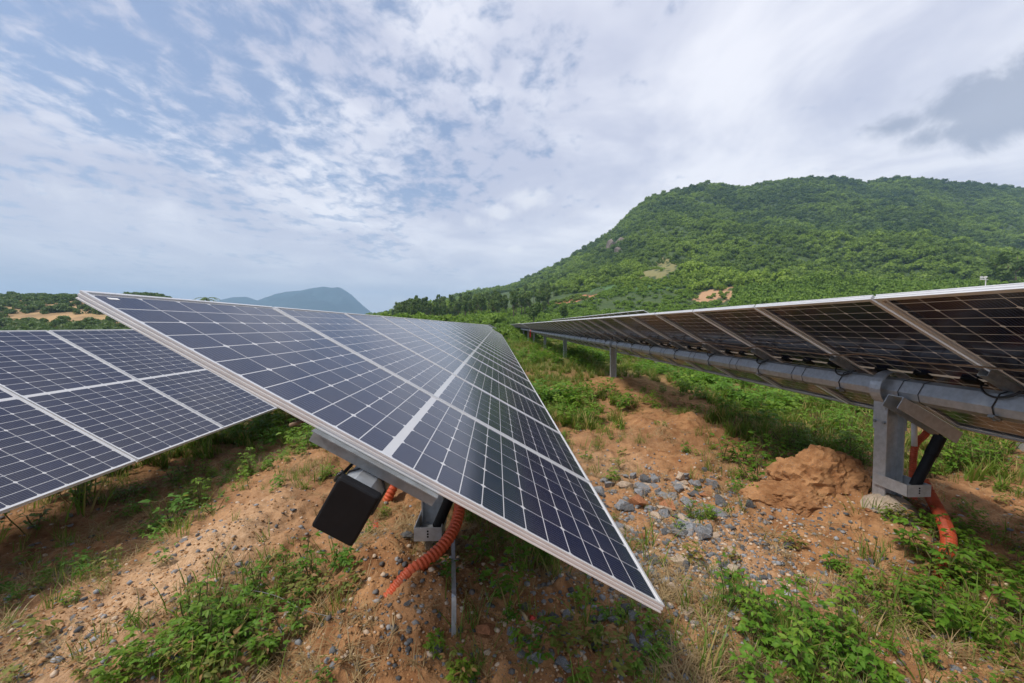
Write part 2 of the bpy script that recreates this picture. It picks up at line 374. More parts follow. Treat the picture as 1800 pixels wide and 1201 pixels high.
def build_ground():
    th = np.radians(np.concatenate([np.linspace(-180, -80, 26)[:-1], np.linspace(-80, -66, 20)[:-1], np.linspace(-66, 70, 540)[:-1], np.linspace(70, 84, 20)[:-1], np.linspace(84, 180, 26)[:-1]]))
    rs = [.15, .3, .5, .75, .95]; r = 1.1
    while r < 7: rs.append(r); r *= 1.0062
    while r < 40: rs.append(r); r *= 1.014
    while r < 4000: rs.append(r); r *= 1.04
    rs = np.array(rs + [4050.]); n, m = len(th), len(rs)
    Rr, T = np.meshgrid(rs, th, indexing='ij')
    x, y = Rr * np.sin(T), Rr * np.cos(T)
    z = gh(x, y)
    V = np.stack([x, y, z], -1).reshape(-1, 3)
    V = np.vstack([V, [[0, 0, float(gh(0, 0))]]])
    i = np.arange(m - 1)[:, None] * n; k = np.arange(n)[None, :]; k2 = (k + 1) % n
    Q = np.stack([i + k, i + n + k, i + n + k2, i + k2], -1).reshape(-1, 4)
    c = len(V) - 1; fan = np.stack([np.full(n, c), np.full(n, c), k[0], k2[0]], -1)
    me = mesh_fast('ground', V, Q, M['ground'], True)
    xx, yy = V[:, 0], V[:, 1]
    sand = np.clip(np.maximum.reduce([gs(xx, yy, -1.85, 2.5, .5, 1.0) * 1.1, .6 * gs(xx, yy, 1.4, 2.5, .5, .5), .5 * gs(xx, yy, 1.1, 4.3, .6, .6)]) + .25 * fbm(xx, yy, 2, 3, .5, 20), 0, 1)
    for nm, a in (('sand', sand), ('veg', veg(xx, yy)), ('far', sst(7, 18, np.hypot(xx, yy)) * np.clip(.85 + .5 * fbm(xx, yy, .25, 3, .5, 21), 0, 1))):
        at = me.attributes.new(nm, 'FLOAT', 'POINT'); v = np.zeros(len(me.vertices), np.float32); v[:] = a[:len(v)]; at.data.foreach_set('value', v)
    o = link('ground', me); o['kind'] = 'structure'; return o
build_ground()

# ------------------------------------------------------------------ hills
HX = [640, 700, 760, 800, 836, 892, 958, 1000, 1036, 1075, 1108, 1150, 1180, 1242, 1303, 1333, 1417, 1478, 1519, 1593, 1675, 1761, 1800, 1950, 2200, 2600]
HY = [562, 552, 540, 525, 515, 507, 479, 456, 434, 408, 376, 347, 338, 325, 331, 324, 314, 314, 323, 315, 322, 331, 333, 345, 380, 430]
HU, HS = [], []
for a, b_ in zip(HX, HY):
    d = ray(a, b_); HU.append(d[0] / d[1]); HS.append(d[2] / d[1])
HB, HRY = 62., 430.
def hill_h(x, y):
    u = x / np.maximum(y, 1); s = np.interp(u, HU, HS)
    ridge = HRY + 25 * fbm(u, u * 0, 3, 2, .5, 30)
    t = (y - HB) / (ridge - HB)
    top = np.maximum(s * ridge + CAMZ, 0)
    p = np.where(t < 1, .62 * np.clip(t, 0, 1) ** 1.35 + .38 * np.clip(t, 0, 1) ** 2.2, 1 - .35 * np.clip(t - 1, 0, 2) ** 1.4)
    rel = top * .07 * fbm(x, y, .012, 4, .5, 31) * sst(0, .3, t) * sst(1.0, .8, t) + 2.2 * fbm(x, y, .035, 3, .5, 32) * sst(.02, .2, t) * sst(1.02, .9, t)
    gul = top * .045 * (np.abs(fbm(u * 60, y * .05, .16, 3, .5, 33)) - .3) * sst(.1, .5, t) * sst(1.0, .8, t)
    return np.where(t < 0, -6 * np.clip(-t * 8, 0, 1), 0) + np.maximum(p, -.1) * top + rel - gul + gh(x, y, False) * sst(1.2, .0, t) - .4
CLEAR = (((975, 534), (1012, 521), (1052, 514), (1056, 519), (1020, 530), (985, 537)), (.42, .18, .085)), (((1212, 526), (1240, 508), (1292, 504), (1296, 516), (1282, 530), (1236, 534)), (.44, .27, .15)), \
        (((1110, 492), (1135, 470), (1165, 455), (1207, 459), (1190, 474), (1165, 490), (1130, 497)), (.20, .19, .07)), (((1005, 517), (1060, 500), (1200, 488), (1215, 503), (1130, 514), (1060, 511)), (.07, .15, .045))
def in_poly(px, py, P):
    c = np.zeros(px.shape, bool); n = len(P)
    for i in range(n):
        (x1, y1), (x2, y2) = P[i], P[(i + 1) % n]
        c ^= ((y1 > py) != (y2 > py)) & (px < (x2 - x1) * (py - y1) / ((y2 - y1) or 1e-9) + x1)
    return c
def build_hill():
    us = np.linspace(-.42, 2.6, 420); ys = np.concatenate([np.linspace(HB - 14, 440, 230), np.linspace(450, 900, 30)])
    U, Y = np.meshgrid(us, ys, indexing='xy'); X = U * Y
    Z = hill_h(X, Y); n = len(us)
    V = np.stack([X, Y, Z], -1).reshape(-1, 3)
    i = np.arange(len(ys) - 1)[:, None] * n; k = np.arange(n - 1)[None, :]
    Q = np.stack([i + k, i + k + 1, i + n + k + 1, i + n + k], -1).reshape(-1, 4)
    m, nt, b = new_mat('hill_soil_and_undergrowth'); tc = nd(nt, 'ShaderNodeTexCoord')
    a = nd(nt, 'ShaderNodeVertexColor'); a.layer_name = 'soil'
    n1 = noise(nt, tc.outputs['Object'], .35, 5, .65); n2 = noise(nt, tc.outputs['Object'], 1.8, 4, .7)
    c = mixc(nt, mapr(nt, n1, .3, .7), (.030, .062, .012), (.065, .10, .022))
    sc_ = mixc(nt, 1.0, a.outputs['Color'], mixc(nt, n2, (.65, .65, .65), (1.25, 1.2, 1.15)), 'MULTIPLY')
    c = mixc(nt, a.outputs['Alpha'], c, sc_)
    nt.links.new(c, b.inputs['Base Color']); b.inputs['Roughness'].default_value = .95
    me = mesh_fast('hill', V, Q, m, True)
    col = np.zeros((len(V), 4), np.float32); px, py = to_px(V[:, 0], V[:, 1], V[:, 2])
    for P, cc in CLEAR:
        k_ = in_poly(px + 12 * fbm(V[:, 0], V[:, 1], .12, 3, .6, 67), py + 6 * fbm(V[:, 0], V[:, 1], .12, 3, .6, 68), P) & (fbm(V[:, 0], V[:, 1], .25, 3, .6, 69) > -.28); col[k_, :3] = cc; col[k_, 3] = 1
    ca = me.color_attributes.new('soil', 'FLOAT_COLOR', 'POINT'); ca.data.foreach_set('color', col.ravel())
    o = link('hill', me); o['kind'] = 'structure'
build_hill()

def build_far_mountain():
    YM = 3000.
    P = [(300, 548), (345, 540), (380, 527), (410, 520), (432, 519), (455, 527), (468, 521), (486, 514), (505, 510), (530, 508), (548, 504), (570, 501), (584, 503), (596, 502), (607, 508), (618, 516), (626, 524), (640, 537), (655, 549), (690, 560)]
    xs = [at_Y(a, b, YM).x for a, b in P]; zs = [at_Y(a, b, YM).z for a, b in P]
    gx = np.linspace(xs[0] - 200, xs[-1] + 250, 220); gy = np.linspace(-700, 700, 60)
    X, D = np.meshgrid(gx, gy, indexing='xy'); top = np.interp(X, xs, zs, left=20, right=10)
    prof = np.clip(1 - np.abs(D) / 700, 0, 1) ** 1.1
    Z = top * prof * (1 + .35 * fbm(X, D, .006, 4, .55, 40) * sst(0, 200, np.abs(D))) - 8
    V = np.stack([X, D + YM, Z], -1).reshape(-1, 3); n = len(gx)
    i = np.arange(len(gy) - 1)[:, None] * n; k = np.arange(n - 1)[None, :]
    Q = np.stack([i + k, i + k + 1, i + n + k + 1, i + n + k], -1).reshape(-1, 4)
    m = simple('far_forest', (.012, .030, .026), .95, 0, .45, .012)
    o = link('far_mountain', mesh_fast('far_mountain', V, Q, m, True)); o['kind'] = 'structure'
build_far_mountain()

def scrub_h(x, y):
    t = sst(95, 190, y) * sst(-.62, -.82, x / y)
    return gh(x, y, False) + 15 * t * (1 + .15 * fbm(x, y, .02, 3, .5, 51)) - .5 * (1 - t)
def build_scrub_hill():
    gx = np.linspace(-420, -10, 130); gy = np.linspace(80, 330, 90)
    X, Y = np.meshgrid(gx, gy, indexing='xy'); Z = scrub_h(X, Y)
    V = np.stack([X, Y, Z], -1).reshape(-1, 3); n = len(gx)
    i = np.arange(len(gy) - 1)[:, None] * n; k = np.arange(n - 1)[None, :]
    Q = np.stack([i + k, i + k + 1, i + n + k + 1, i + n + k], -1).reshape(-1, 4)
    m = simple('dry_field', (.33, .21, .095), .95, 0, .3, .12, dirt=((.16, .17, .05), .7))
    o = link('low_hill', mesh_fast('low_hill', V, Q, m, True)); o['kind'] = 'structure'
build_scrub_hill()

# ------------------------------------------------------------------ leaf, tree and grass meshes
def unit(v): return v / np.maximum(np.linalg.norm(v, axis=-1, keepdims=True), 1e-9)
def crown_mesh(name, mat, rx, rz, nl, nq, q, seed, zc=None, lean=.5, droop=.0):
    g = np.random.default_rng(seed); zc = rz if zc is None else zc
    lc = unit(g.normal(size=(nl, 3))) * (g.random((nl, 1)) ** .5) * np.array([rx, rx, rz]) * .68 + [0, 0, zc]
    lr = rx * g.uniform(.30, .55, nl)
    k = g.integers(0, nl, nq); d = unit(g.normal(size=(nq, 3)) + [0, 0, .35])
    c = lc[k] + d * lr[k][:, None] * g.uniform(.65, 1.1, (nq, 1)) * np.array([1, 1, min(1.2, rz / rx)])
    nrm = unit(d + g.normal(size=(nq, 3)) * lean)
    a = unit(np.cross(nrm, g.normal(size=(nq, 3)))); b = np.cross(nrm, a)
    s = q * g.uniform(.6, 1.25, (nq, 1)); a = a * s; b = b * s * g.uniform(.5, .9, (nq, 1))
    V = np.stack([c - a, c - b * .8 - nrm * s * .15, c + a, c + b - nrm * s * .15], 1).reshape(-1, 3)
    V[:, 2] = np.maximum(V[:, 2], .05)
    return mesh_fast(name, V, np.arange(nq * 4).reshape(-1, 4), mat)
def trunk_mesh(name, h, r, seed, limbs=4, mat=None, spread=.25):
    g = random.Random(seed); mb = MB()
    pts = [Vector((g.uniform(-.03, .03) * h * i / 5, g.uniform(-.03, .03) * h * i / 5, h * i / 5)) for i in range(6)]
    mb.tube(pts, [r * (1.25 - .95 * i / 5) for i in range(6)], 7)
    for k in range(limbs):
        z = h * g.uniform(.4, .85); a = g.uniform(0, 6.28); l = h * spread * g.uniform(.7, 1.2)
        p0 = Vector((0, 0, z)); p1 = p0 + Vector((math.cos(a) * l * .5, math.sin(a) * l * .5, l * .35)); p2 = p0 + Vector((math.cos(a) * l, math.sin(a) * l, l * .9))
        mb.tube([p0, p1, p2], [r * .45, r * .3, r * .12], 5)
    return mb.mesh(name, mat or M['bark'], True)

def leaf_verts(l, w, fold=.18, bend=.25):
    V = [(0, 0, 0), (l * .3, w * .48, fold * w), (l * .33, 0, .03 * l), (l * .3, -w * .48, fold * w), (l * .68, w * .36, fold * w - bend * l * .25), (l * .7, 0, -bend * l * .12), (l * .68, -w * .36, fold * w - bend * l * .25), (l, 0, -bend * l * .5)]
    return np.array(V), [(0, 2, 1, 1), (0, 3, 2, 2), (1, 2, 5, 4), (2, 3, 6, 5), (4, 5, 7, 7), (5, 6, 7, 7)]
LT = [(0, 2, 1), (0, 3, 2), (1, 2, 5), (1, 5, 4), (2, 3, 6), (2, 6, 5), (4, 5, 7), (5, 6, 7)]
def plant_layout(seed, h, nst, ll, spread=.6, per=5):
    """stems as polylines and leaves as matrices: opposite petioles with three to five leaflets"""
    g = random.Random(seed); stems, leaves = [], []
    for s in range(nst):
        a = g.uniform(0, 6.28); tilt = g.uniform(.1, spread); hh = h * g.uniform(.6, 1.0)
        d = Vector((math.cos(a) * math.sin(tilt), math.sin(a) * math.sin(tilt), math.cos(tilt)))
        p = Vector((g.uniform(-.03, .03), g.uniform(-.03, .03), -.01)); pts = [p.copy()]
        nn = max(3, int(per * hh / h))
        for k in range(nn):
            d = (d + Vector((g.uniform(-.2, .2), g.uniform(-.2, .2), .12))).normalized()
            p = p + d * hh / nn; pts.append(p.copy())
            if k == 0 and nn > 3: continue
            base = g.uniform(0, 6.28)
            for side in (0, math.pi):
                az = base + side + g.uniform(-.3, .3); el = g.uniform(.1, .7)
                pd = Vector((math.cos(az) * math.cos(el), math.sin(az) * math.cos(el), math.sin(el)))
                pl = ll * g.uniform(.5, 1.1); q = p + pd * pl; stems.append(([p, q], .0012))
                for j, off in enumerate((0, .9, -.9) if g.random() < .8 else (0, 1.0, -1.0, 1.9, -1.9)):
                    la = az + off + g.uniform(-.2, .2); le = g.uniform(-.35, .35); sz = ll * g.uniform(.75, 1.2) * (1.0 if j == 0 else .78)
                    qq = q if j < 3 else p + pd * pl * .7
                    Mx = Matrix.Translation(qq) @ Matrix.Rotation(la, 4, 'Z') @ Matrix.Rotation(-le, 4, 'Y') @ Matrix.Rotation(g.uniform(-.5, .5), 4, 'X') @ Matrix.Diagonal((sz, sz, sz, 1))
                    leaves.append(Mx)
        stems.append((pts, .0028))
    return stems, leaves
UL, _ = leaf_verts(1, .46)
def leaf_mesh_joined(name, leaves, mat):
    A = np.array([np.array(m) for m in leaves]); H = np.hstack([UL, np.ones((8, 1))])
    V = np.einsum('nij,kj->nki', A, H)[:, :, :3].reshape(-1, 3)
    Q = (np.array(LT)[None] + (np.arange(len(leaves)) * 8)[:, None, None]).reshape(-1, 3)
    return mesh_fast(name, V, Q, mat, True)
def stem_mesh(name, stems):
    mb = MB()
    for pts, r in stems: mb.tube(pts, r, 4, False)
    return mb.mesh(name, M['stem'])
LEAF1 = mesh_np('leaf', [tuple(v) for v in UL], LT, M['leaf'], True)

def tuft_mesh(name, mat, n, h, w, seed, flat=.0):
    g = np.random.default_rng(seed); V = []; Q = []
    for i in range(n):
        a = g.uniform(0, 6.28); l = h * g.uniform(.5, 1.1); til = g.uniform(.05, .6) + flat; p = np.array([g.normal(0, .02), g.normal(0, .02), -.01])
        d = np.array([math.cos(a), math.sin(a), 0]); sd = np.array([-math.sin(a), math.cos(a), 0]); ww = w * g.uniform(.6, 1.2); b0 = len(V)
        for k in range(4):
            t = til + k * g.uniform(.1, .35); wk = ww * (1, .9, .6, .05)[k]
            V += [p + sd * wk, p - sd * wk]; p = p + (d * math.sin(t) + np.array([0, 0, math.cos(t)])) * l / 3
            p[2] = max(p[2], .005)
        for k in range(3): Q.append((b0 + 2 * k, b0 + 2 * k + 1, b0 + 2 * k + 3, b0 + 2 * k + 2))
    return mesh_fast(name, np.array(V), np.array(Q), mat)

# ------------------------------------------------------------------ scattering what nobody could count
def scatter(name, P, yaw, scl, protos, label, cat, tilt=.15):
    n = len(P); me = bpy.data.meshes.new(name)
    me.vertices.add(n); me.vertices.foreach_set('co', np.asarray(P, np.float32).ravel())
    rot = np.stack([NR.normal(0, tilt, n), NR.normal(0, tilt, n), yaw], -1).astype(np.float32)
    for nm, ty, arr, key in (('rot', 'FLOAT_VECTOR', rot, 'vector'), ('scl', 'FLOAT', np.asarray(scl, np.float32), 'value'), ('pick', 'INT', NR.integers(0, len(protos), n).astype(np.int32), 'value')):
        at = me.attributes.new(nm, ty, 'POINT'); at.data.foreach_set(key, arr.ravel())
    me.update(); o = link(name, me)
    ng = bpy.data.node_groups.new(name, 'GeometryNodeTree')
    ng.interface.new_socket('Geometry', in_out='INPUT', socket_type='NodeSocketGeometry'); ng.interface.new_socket('Geometry', in_out='OUTPUT', socket_type='NodeSocketGeometry')
    gi, go = ng.nodes.new('NodeGroupInput'), ng.nodes.new('NodeGroupOutput')
    iop = ng.nodes.new('GeometryNodeInstanceOnPoints'); j = ng.nodes.new('GeometryNodeJoinGeometry')
    for p in protos:
        oi = ng.nodes.new('GeometryNodeObjectInfo'); oi.inputs['Object'].default_value = p; oi.inputs['As Instance'].default_value = True
        ng.links.new(oi.outputs['Geometry'], j.inputs[0])
    def attr(nm, ty):
        a = ng.nodes.new('GeometryNodeInputNamedAttribute'); a.data_type = ty; a.inputs['Name'].default_value = nm; return a.outputs['Attribute']
    ng.links.new(gi.outputs[0], iop.inputs['Points']); ng.links.new(j.outputs[0], iop.inputs['Instance'])
    iop.inputs['Pick Instance'].default_value = True
    ng.links.new(attr('pick', 'INT'), iop.inputs['Instance Index']); ng.links.new(attr('rot', 'FLOAT_VECTOR'), iop.inputs['Rotation']); ng.links.new(attr('scl', 'FLOAT'), iop.inputs['Scale'])
    ng.links.new(iop.outputs[0], go.inputs[0])
    md = o.modifiers.new('scatter', 'NODES'); md.node_group = ng
    return tag(o, label, cat, kind='stuff')
def proto(name, me): return bpy.data.objects.new(name, me)

def build_forest():
    pr = [proto('forest_tree', crown_mesh('forest_crown', M['forest'], 2.6, 2.1, 9, 420, .40, 100 + k, zc=2.0, lean=.38)) for k in range(5)]
    us = NR.uniform(-.30, 1.9, 62000); ys = np.sqrt(NR.uniform(78 ** 2, 470 ** 2, 62000)); x = us * ys
    z = hill_h(x, ys); px, py = to_px(x, ys, z)
    keep = np.ones(len(x), bool)
    jx, jy = 9 * fbm(x, ys, .09, 3, .6, 67), 5 * fbm(x, ys, .09, 3, .6, 68)
    for P, _ in CLEAR:
        for dy, q_ in ((2, .12), (7, .10), (12, .3)): keep &= ~in_poly(px + jx, py - dy + jy, P) | (NR.random(len(x)) < q_)
    keep &= (z > 4.5 + 2.5 * fbm(x, ys, .03, 2, .5, 60)) & ~((px > 860) & (px < 1330) & (py > 517 + 8 * fbm(x, ys, .05, 2, .5, 61)))
    keep &= (NR.random(len(x)) < .80) & ~((us > .56) & (ys < 122))
    x, y, z = x[keep], ys[keep], z[keep]
    s = np.clip(np.exp(NR.normal(-.46, .38, len(x))), .3, 1.4) * (1 + .45 * fbm(x, y, .03, 2, .5, 62))
    scatter('hillside_forest', np.stack([x, y, z - .6], -1), NR.uniform(0, 6.28, len(x)), s, pr, 'dense green forest covering the steep hillside', 'forest', .1)
    # shrubs creeping back over the clearings
    us = NR.uniform(-.1, .75, 60000); ys = np.sqrt(NR.uniform(78 ** 2, 300 ** 2, 60000)); x = us * ys; z = hill_h(x, ys); px, py = to_px(x, ys, z)
    ins = np.zeros(len(x), bool)
    for k_, (P, _) in enumerate(CLEAR): ins |= in_poly(px, py, [(a + (a - 1130) * .03, b_) for a, b_ in P]) & (NR.random(len(x)) < (.25, .25, .5, .5)[k_])
    ins &= fbm(x, ys, .10, 3, .6, 63) > -.05
    scatter('clearing_shrubs', np.stack([x, ys, z - .1], -1)[ins], NR.uniform(0, 6.28, ins.sum()), NR.uniform(.14, .38, ins.sum()), pr, 'low shrubs dotted over the bare clearings on the hillside', 'shrubs', .1)
    # young trees in a band along the foot of the hill
    pr = [proto('sapling', crown_mesh('sapling_crown', M['bright'], .9, 1.7, 8, 220, .22, 140 + k, zc=1.7)) for k in range(4)]
    n = 3400; u = NR.uniform(.60, 1.6, n); y = NR.uniform(92, 122, n); x = u * y
    z = np.maximum(hill_h(x, y), gh(x, y, False))
    scatter('young_tree_belt', np.stack([x, y, z - .2], -1), NR.uniform(0, 6.28, n), NR.uniform(.8, 1.5, n), pr, 'belt of bright green young trees along the foot of the hill', 'saplings', .06)
    # low green growth on the open slope between the panels and the hill
    pr = [proto('slope_bush', crown_mesh('slope_bush', M['bright'], .8, .45, 6, 120, .2, 160 + k, zc=.4)) for k in range(4)]
    n = 9000; y = np.sqrt(NR.uniform(40 ** 2, 150 ** 2, n)); u = NR.uniform(-.35, .62, n); x = u * y
    z = np.maximum(hill_h(x, y), gh(x, y, False)); px, py = to_px(x, y, z); keep = np.ones(n, bool)
    for P, _ in CLEAR[:3]: keep &= ~in_poly(px, py - 1, P)
    keep &= NR.random(n) < .45 + .6 * fbm(x, y, .08, 3, .5, 64)
    scatter('slope_undergrowth', np.stack([x, y, z], -1)[keep], NR.uniform(0, 6.28, keep.sum()), NR.uniform(.5, 1.5, keep.sum()), pr, 'low yellow green undergrowth on the gentle slope below the hill', 'undergrowth', .1)
    # scrub on the low hill behind the left row
    pr = [proto('scrub_bush', crown_mesh('scrub_crown', M['scrub'], 2.2, 1.5, 8, 260, .36, 180 + k, zc=1.4)) for k in range(4)]
    n = 5200; y = NR.uniform(84, 250, n); x = NR.uniform(-330, -22, n); z = scrub_h(x, y); px, py = to_px(x, y, z)
    keep = (x / y < -.66) & ~((py < 569) & (py > 553 + 2 * fbm(x, y, .05, 2, .5, 66)) & (px > 14))
    scatter('low_hill_scrub', np.stack([x, y, z - .3], -1)[keep], NR.uniform(0, 6.28, keep.sum()), NR.uniform(.5, 1.15, keep.sum()), pr, 'dark green scrub over the low hill behind the left panels', 'scrub', .1)
build_forest()

# single trees that can be told apart
def make_tree(name, h, rx, rz, zc, mat, seed, q, nl=9, nq=420, r=.09, limbs=5):
    e = link(name, None)
    link('trunk', trunk_mesh('trunk', h * .8, r, seed, limbs), e)
    link('crown', crown_mesh('crown', mat, rx, rz, nl, nq, q, seed + 1, zc=zc), e)
    return e
def slope_z(x, y): return float(max(hill_h(np.array([x]), np.array([y]))[0], gh(x, y, False)))
def build_trees():
    pts = [make_tree('plantation_tree', 9, 1.5, 3.3, 5.6, M['pine'], 300 + k, .32, 11, 420, .10) for k in range(4)]
    used = set()
    for i in range(210):
        px = R.uniform(690, 975); y = R.uniform(112, 190); d = ray(px, 560); x = d[0] / d[1] * y
        k = R.randrange(4); o = pts[k] if k not in used else copy_tree(pts[k]); used.add(k)
        s = R.uniform(.5, .95); o.location = (x, y, slope_z(x, y) - .2); o.scale = (s, s, s * R.uniform(.9, 1.15)); o.rotation_euler.z = R.uniform(0, 6.28)
        tag(o, 'slender plantation tree with bare trunk in the wood below the hill', 'tree', 'plantation trees below the hill')
    for i, (px, by, ty, y, lab) in enumerate(((938, 562, 521, 88, 'rounded dark green tree standing alone where the two panel rows converge'), (991, 556, 530, 92, 'small slim tree beside the red earth cutting'),)):
        b = at_Y(px, by, y); hh = (by - ty) / F * y; zb = slope_z(b.x, y)
        hh = at_Y(px, ty, y).z - zb
        o = make_tree('tree', hh, hh * (.30, .22)[i], hh * .40, hh * .56, M['scrub'], 330 + 7 * i, .26, 12, 900, .1)
        o.location = (b.x, y, zb - .1); tag(o, lab, 'tree')
    for i, (px, ty, y) in enumerate(((1762, 436, 112), (1790, 430, 118), (1815, 440, 116), (1775, 452, 108), (1845, 435, 120))):
        t = at_Y(px, ty, y); zb = slope_z(t.x, y); hh = max(t.z - zb, 5)
        o = make_tree('tall_tree', hh, hh * .24, hh * .36, hh * .64, M['pine'], 350 + 5 * i, .5, 9, 520, .16, 7)
        o.location = (t.x, y, zb - .2); tag(o, 'tall tree with dark bare trunks at the foot of the forested hill', 'tree', 'tall trees at the foot of the hill')
    bs = [proto('p', None)] and [link('bush', None) for _ in range(3)]
    for k, e in enumerate(bs):
        link('stem', trunk_mesh('stem', 1.1, .05, 380 + k, 5, spread=.6), e); link('foliage', crown_mesh('foliage', M['bright'], 1.5, 1.1, 9, 380, .24, 390 + k, zc=1.15), e)
    used = set()
    for i in range(90):
        px = R.uniform(600, 885); y = R.uniform(66, 100); d = ray(px, 560); x = d[0] / d[1] * y
        k = R.randrange(3); o = bs[k] if k not in used else copy_tree(bs[k]); used.add(k)
        s = R.uniform(.8, 1.7); o.location = (x, y, slope_z(x, y) - .1); o.scale = (s, s, s); o.rotation_euler.z = R.uniform(0, 6.28)
        tag(o, 'bright green bush in front of the plantation wood', 'bush', 'bushes in front of the plantation')
    # palm whose head shows over the upper edge of the middle row
    t = at_Y(363, 526, 70); e = link('palm_tree', None, loc=(t.x, 70, float(gh(t.x, 70)))); hh = t.z - e.location.z
    link('trunk', MB().tube([(0, 0, -.1), (.1, 0, hh * .5), (0, 0, hh)], [.16, .12, .1], 8).mesh('trunk', M['bark'], True), e)
    for k in range(14):
        a = k * 2.4; el = R.uniform(-.1, .9); mb = MB(); p = Vector((0, 0, hh)); sd = Vector((-math.sin(a), math.cos(a), 0)); V = []; n = 9
        for j in range(n):
            V.append(p.copy()); el -= .17; p = p + Vector((math.cos(a) * math.cos(el), math.sin(a) * math.cos(el), math.sin(el))) * .26
        for j in range(1, n):
            for s_ in (-1, 1):
                w = .42 * math.sin(math.pi * (j + .6) / (n + 1)); q = V[j] + sd * s_ * w + Vector((0, 0, -.12)) + (V[j] - V[j - 1]) * .6
                mb.add([V[j - 1], V[j], q], [(0, 1, 2)])
        link('frond', mb.mesh('frond', M['scrub']), e)
    tag(e, 'palm tree whose head shows over the upper edge of the middle panel row', 'palm')
build_trees()

# ------------------------------------------------------------------ solar trackers
LEN, WID, PITCH = 2.094, 1.046, 1.0656
HCX, HCY = .0845, .1685
def cell_poly(flip):
    x, y, c = .0403, .0824, .0100
    return [(-x, -y), (x - c, -y), (x, -y + c), (x, y - c), (x - c, y), (-x, y)] if not flip else [(x, y), (-x + c, y), (-x, y - c), (-x, -y + c), (-x + c, -y), (x, -y)]
def cell_positions():
    for i in range(24):
        half = i // 12; x = (-.015 - HCX * (12 - i) + HCX / 2) if half == 0 else (.015 + HCX * (i - 12) + HCX / 2)
        for j in range(6): yield x, (j - 2.5) * HCY, i % 2 == 0
ZT, ZB = -.00485, -.00515
def cells_mesh(items, name):
    V, Fc, UVs = [], [], []
    for x, y, fl in items:
        P = cell_poly(fl); b = len(V)
        V += [(x + p[0], y + p[1], ZT) for p in P] + [(x + p[0], y + p[1], ZB) for p in P]
        Fc += [tuple(b + k for k in range(6)), tuple(b + 6 + k for k in reversed(range(6)))]
        uv = [(p[0] / .0825 + .5, p[1] / .1665 + .5) for p in P]; UVs += uv + uv[::-1]
        for k in range(6):
            Fc.append((b + k, b + 6 + k, b + 6 + (k + 1) % 6, b + (k + 1) % 6)); UVs += [uv[k], uv[k], uv[(k + 1) % 6], uv[(k + 1) % 6]]
    me = mesh_np(name, V, Fc, M['cell']); ul = me.uv_layers.new(name='UVMap')
    ul.data.foreach_set('uv', np.array(UVs, np.float32).ravel()); return me
CELLS = cells_mesh(list(cell_positions()), 'cells')
CELL1 = [cells_mesh([(0, 0, f)], 'cell') for f in (False, True)]
def frame_mesh():
    pr = [(0, 0), (0, -.006), (.002, -.0075), (.002, -.0125), (0, -.014), (0, -.022), (.002, -.0235), (.002, -.0295), (0, -.031), (0, -.036), (.026, -.036), (.026, -.0342), (.004, -.0342), (.004, -.0075), (.010, -.0075), (.010, 0)]
    V, n = [], len(pr)
    for sx, sy in ((-1, -1), (1, -1), (1, 1), (-1, 1)): V += [(sx * (LEN / 2 - o), sy * (WID / 2 - o), z * .80) for o, z in pr]
    Fc = [(c * n + k, ((c + 1) % 4) * n + k, ((c + 1) % 4) * n + (k + 1) % n, c * n + (k + 1) % n) for c in range(4) for k in range(n)]
    return mesh_np('frame', V, Fc, M['alu'])
FRAME = frame_mesh()
SHEET = mesh_np('solar_panel', [(sx * (LEN / 2 - .0045), sy * (WID / 2 - .0045), -.005) for sx, sy in ((-1, -1), (1, -1), (1, 1), (-1, 1))], [(0, 1, 2, 3)], M['sheet'])
JBOX = MB().box((0, 0, -.016), (.06, .09, .018)).mesh('junction_box', M['black'])
TW, TH, TC = .0625, .080, .036                                # half width, half height and corner cut of the torque tube
TN = -.156                                                    # tube axis below the panel face
TL = -.010                                                    # the tube sits a little towards the high edge
TPROF = [(-TW, -TH + TC), (-TW + TC, -TH), (TW - TC, -TH), (TW, -TH + TC), (TW, TH - TC), (TW - TC, TH), (-TW + TC, TH), (-TW, TH - TC)]
def ring_prof(g): return [(-TW - g, -TH + TC), (-TW + TC, -TH - g), (TW - TC, -TH - g), (TW + g, -TH + TC), (TW + g, TH - TC), (TW - TC, TH + g), (-TW + TC, TH + g), (-TW - g, TH - TC)]
RAIL = MB().box((-.01, -.024, -.053), (.44, .003, .043)).box((-.01, .024, -.053), (.44, .003, .043)).box((-.01, 0, -.0745), (.44, .045, .003)).box((-.01, .040, -.0312), (.44, .028, .003)).box((-.01, -.040, -.0312), (.44, .028, .003)).mesh('rail', M['galv_old'])
RING = [(p[0] + TL, 0, p[1] + TN) for p in ring_prof(.003)]
STRAP = MB().tube(RING + RING[:1], .0040, 6).mesh('strap', M['rubber'], True)
TIE = MB().tube(RING + RING[:1], .0020, 5).mesh('cable_tie', M['rubber'], True)
CLIP = MB().box((-.03, 0, TN - TH - .014), (.05, .03, .016)).tube([(-.02, 0, TN - TH - .03), (-.02, 0, TN - TH)], .005, 6).mesh('strap_nut', M['galv_old'])
def cable_loop(seed):
    g = random.Random(seed); mb = MB(); x0 = -TW - .016
    for q in range(2):
        c = [(x0 - .004, -.085 - .02 * q, TN + .075), (x0 - .012, -.07, TN + .035 + .01 * q), (x0 - .016, -.01, TN + .012), (x0 - .012, .055, TN + .03), (x0, .085 + g.uniform(-.02, .02), TN + .078), (x0 + .03, .10, TN + .10)]
        mb.tube(spline(c, 5), .0058, 6)
    return mb.mesh('cable_loop', M['rubber'], True)
LOOPS = [cable_loop(k) for k in range(3)]
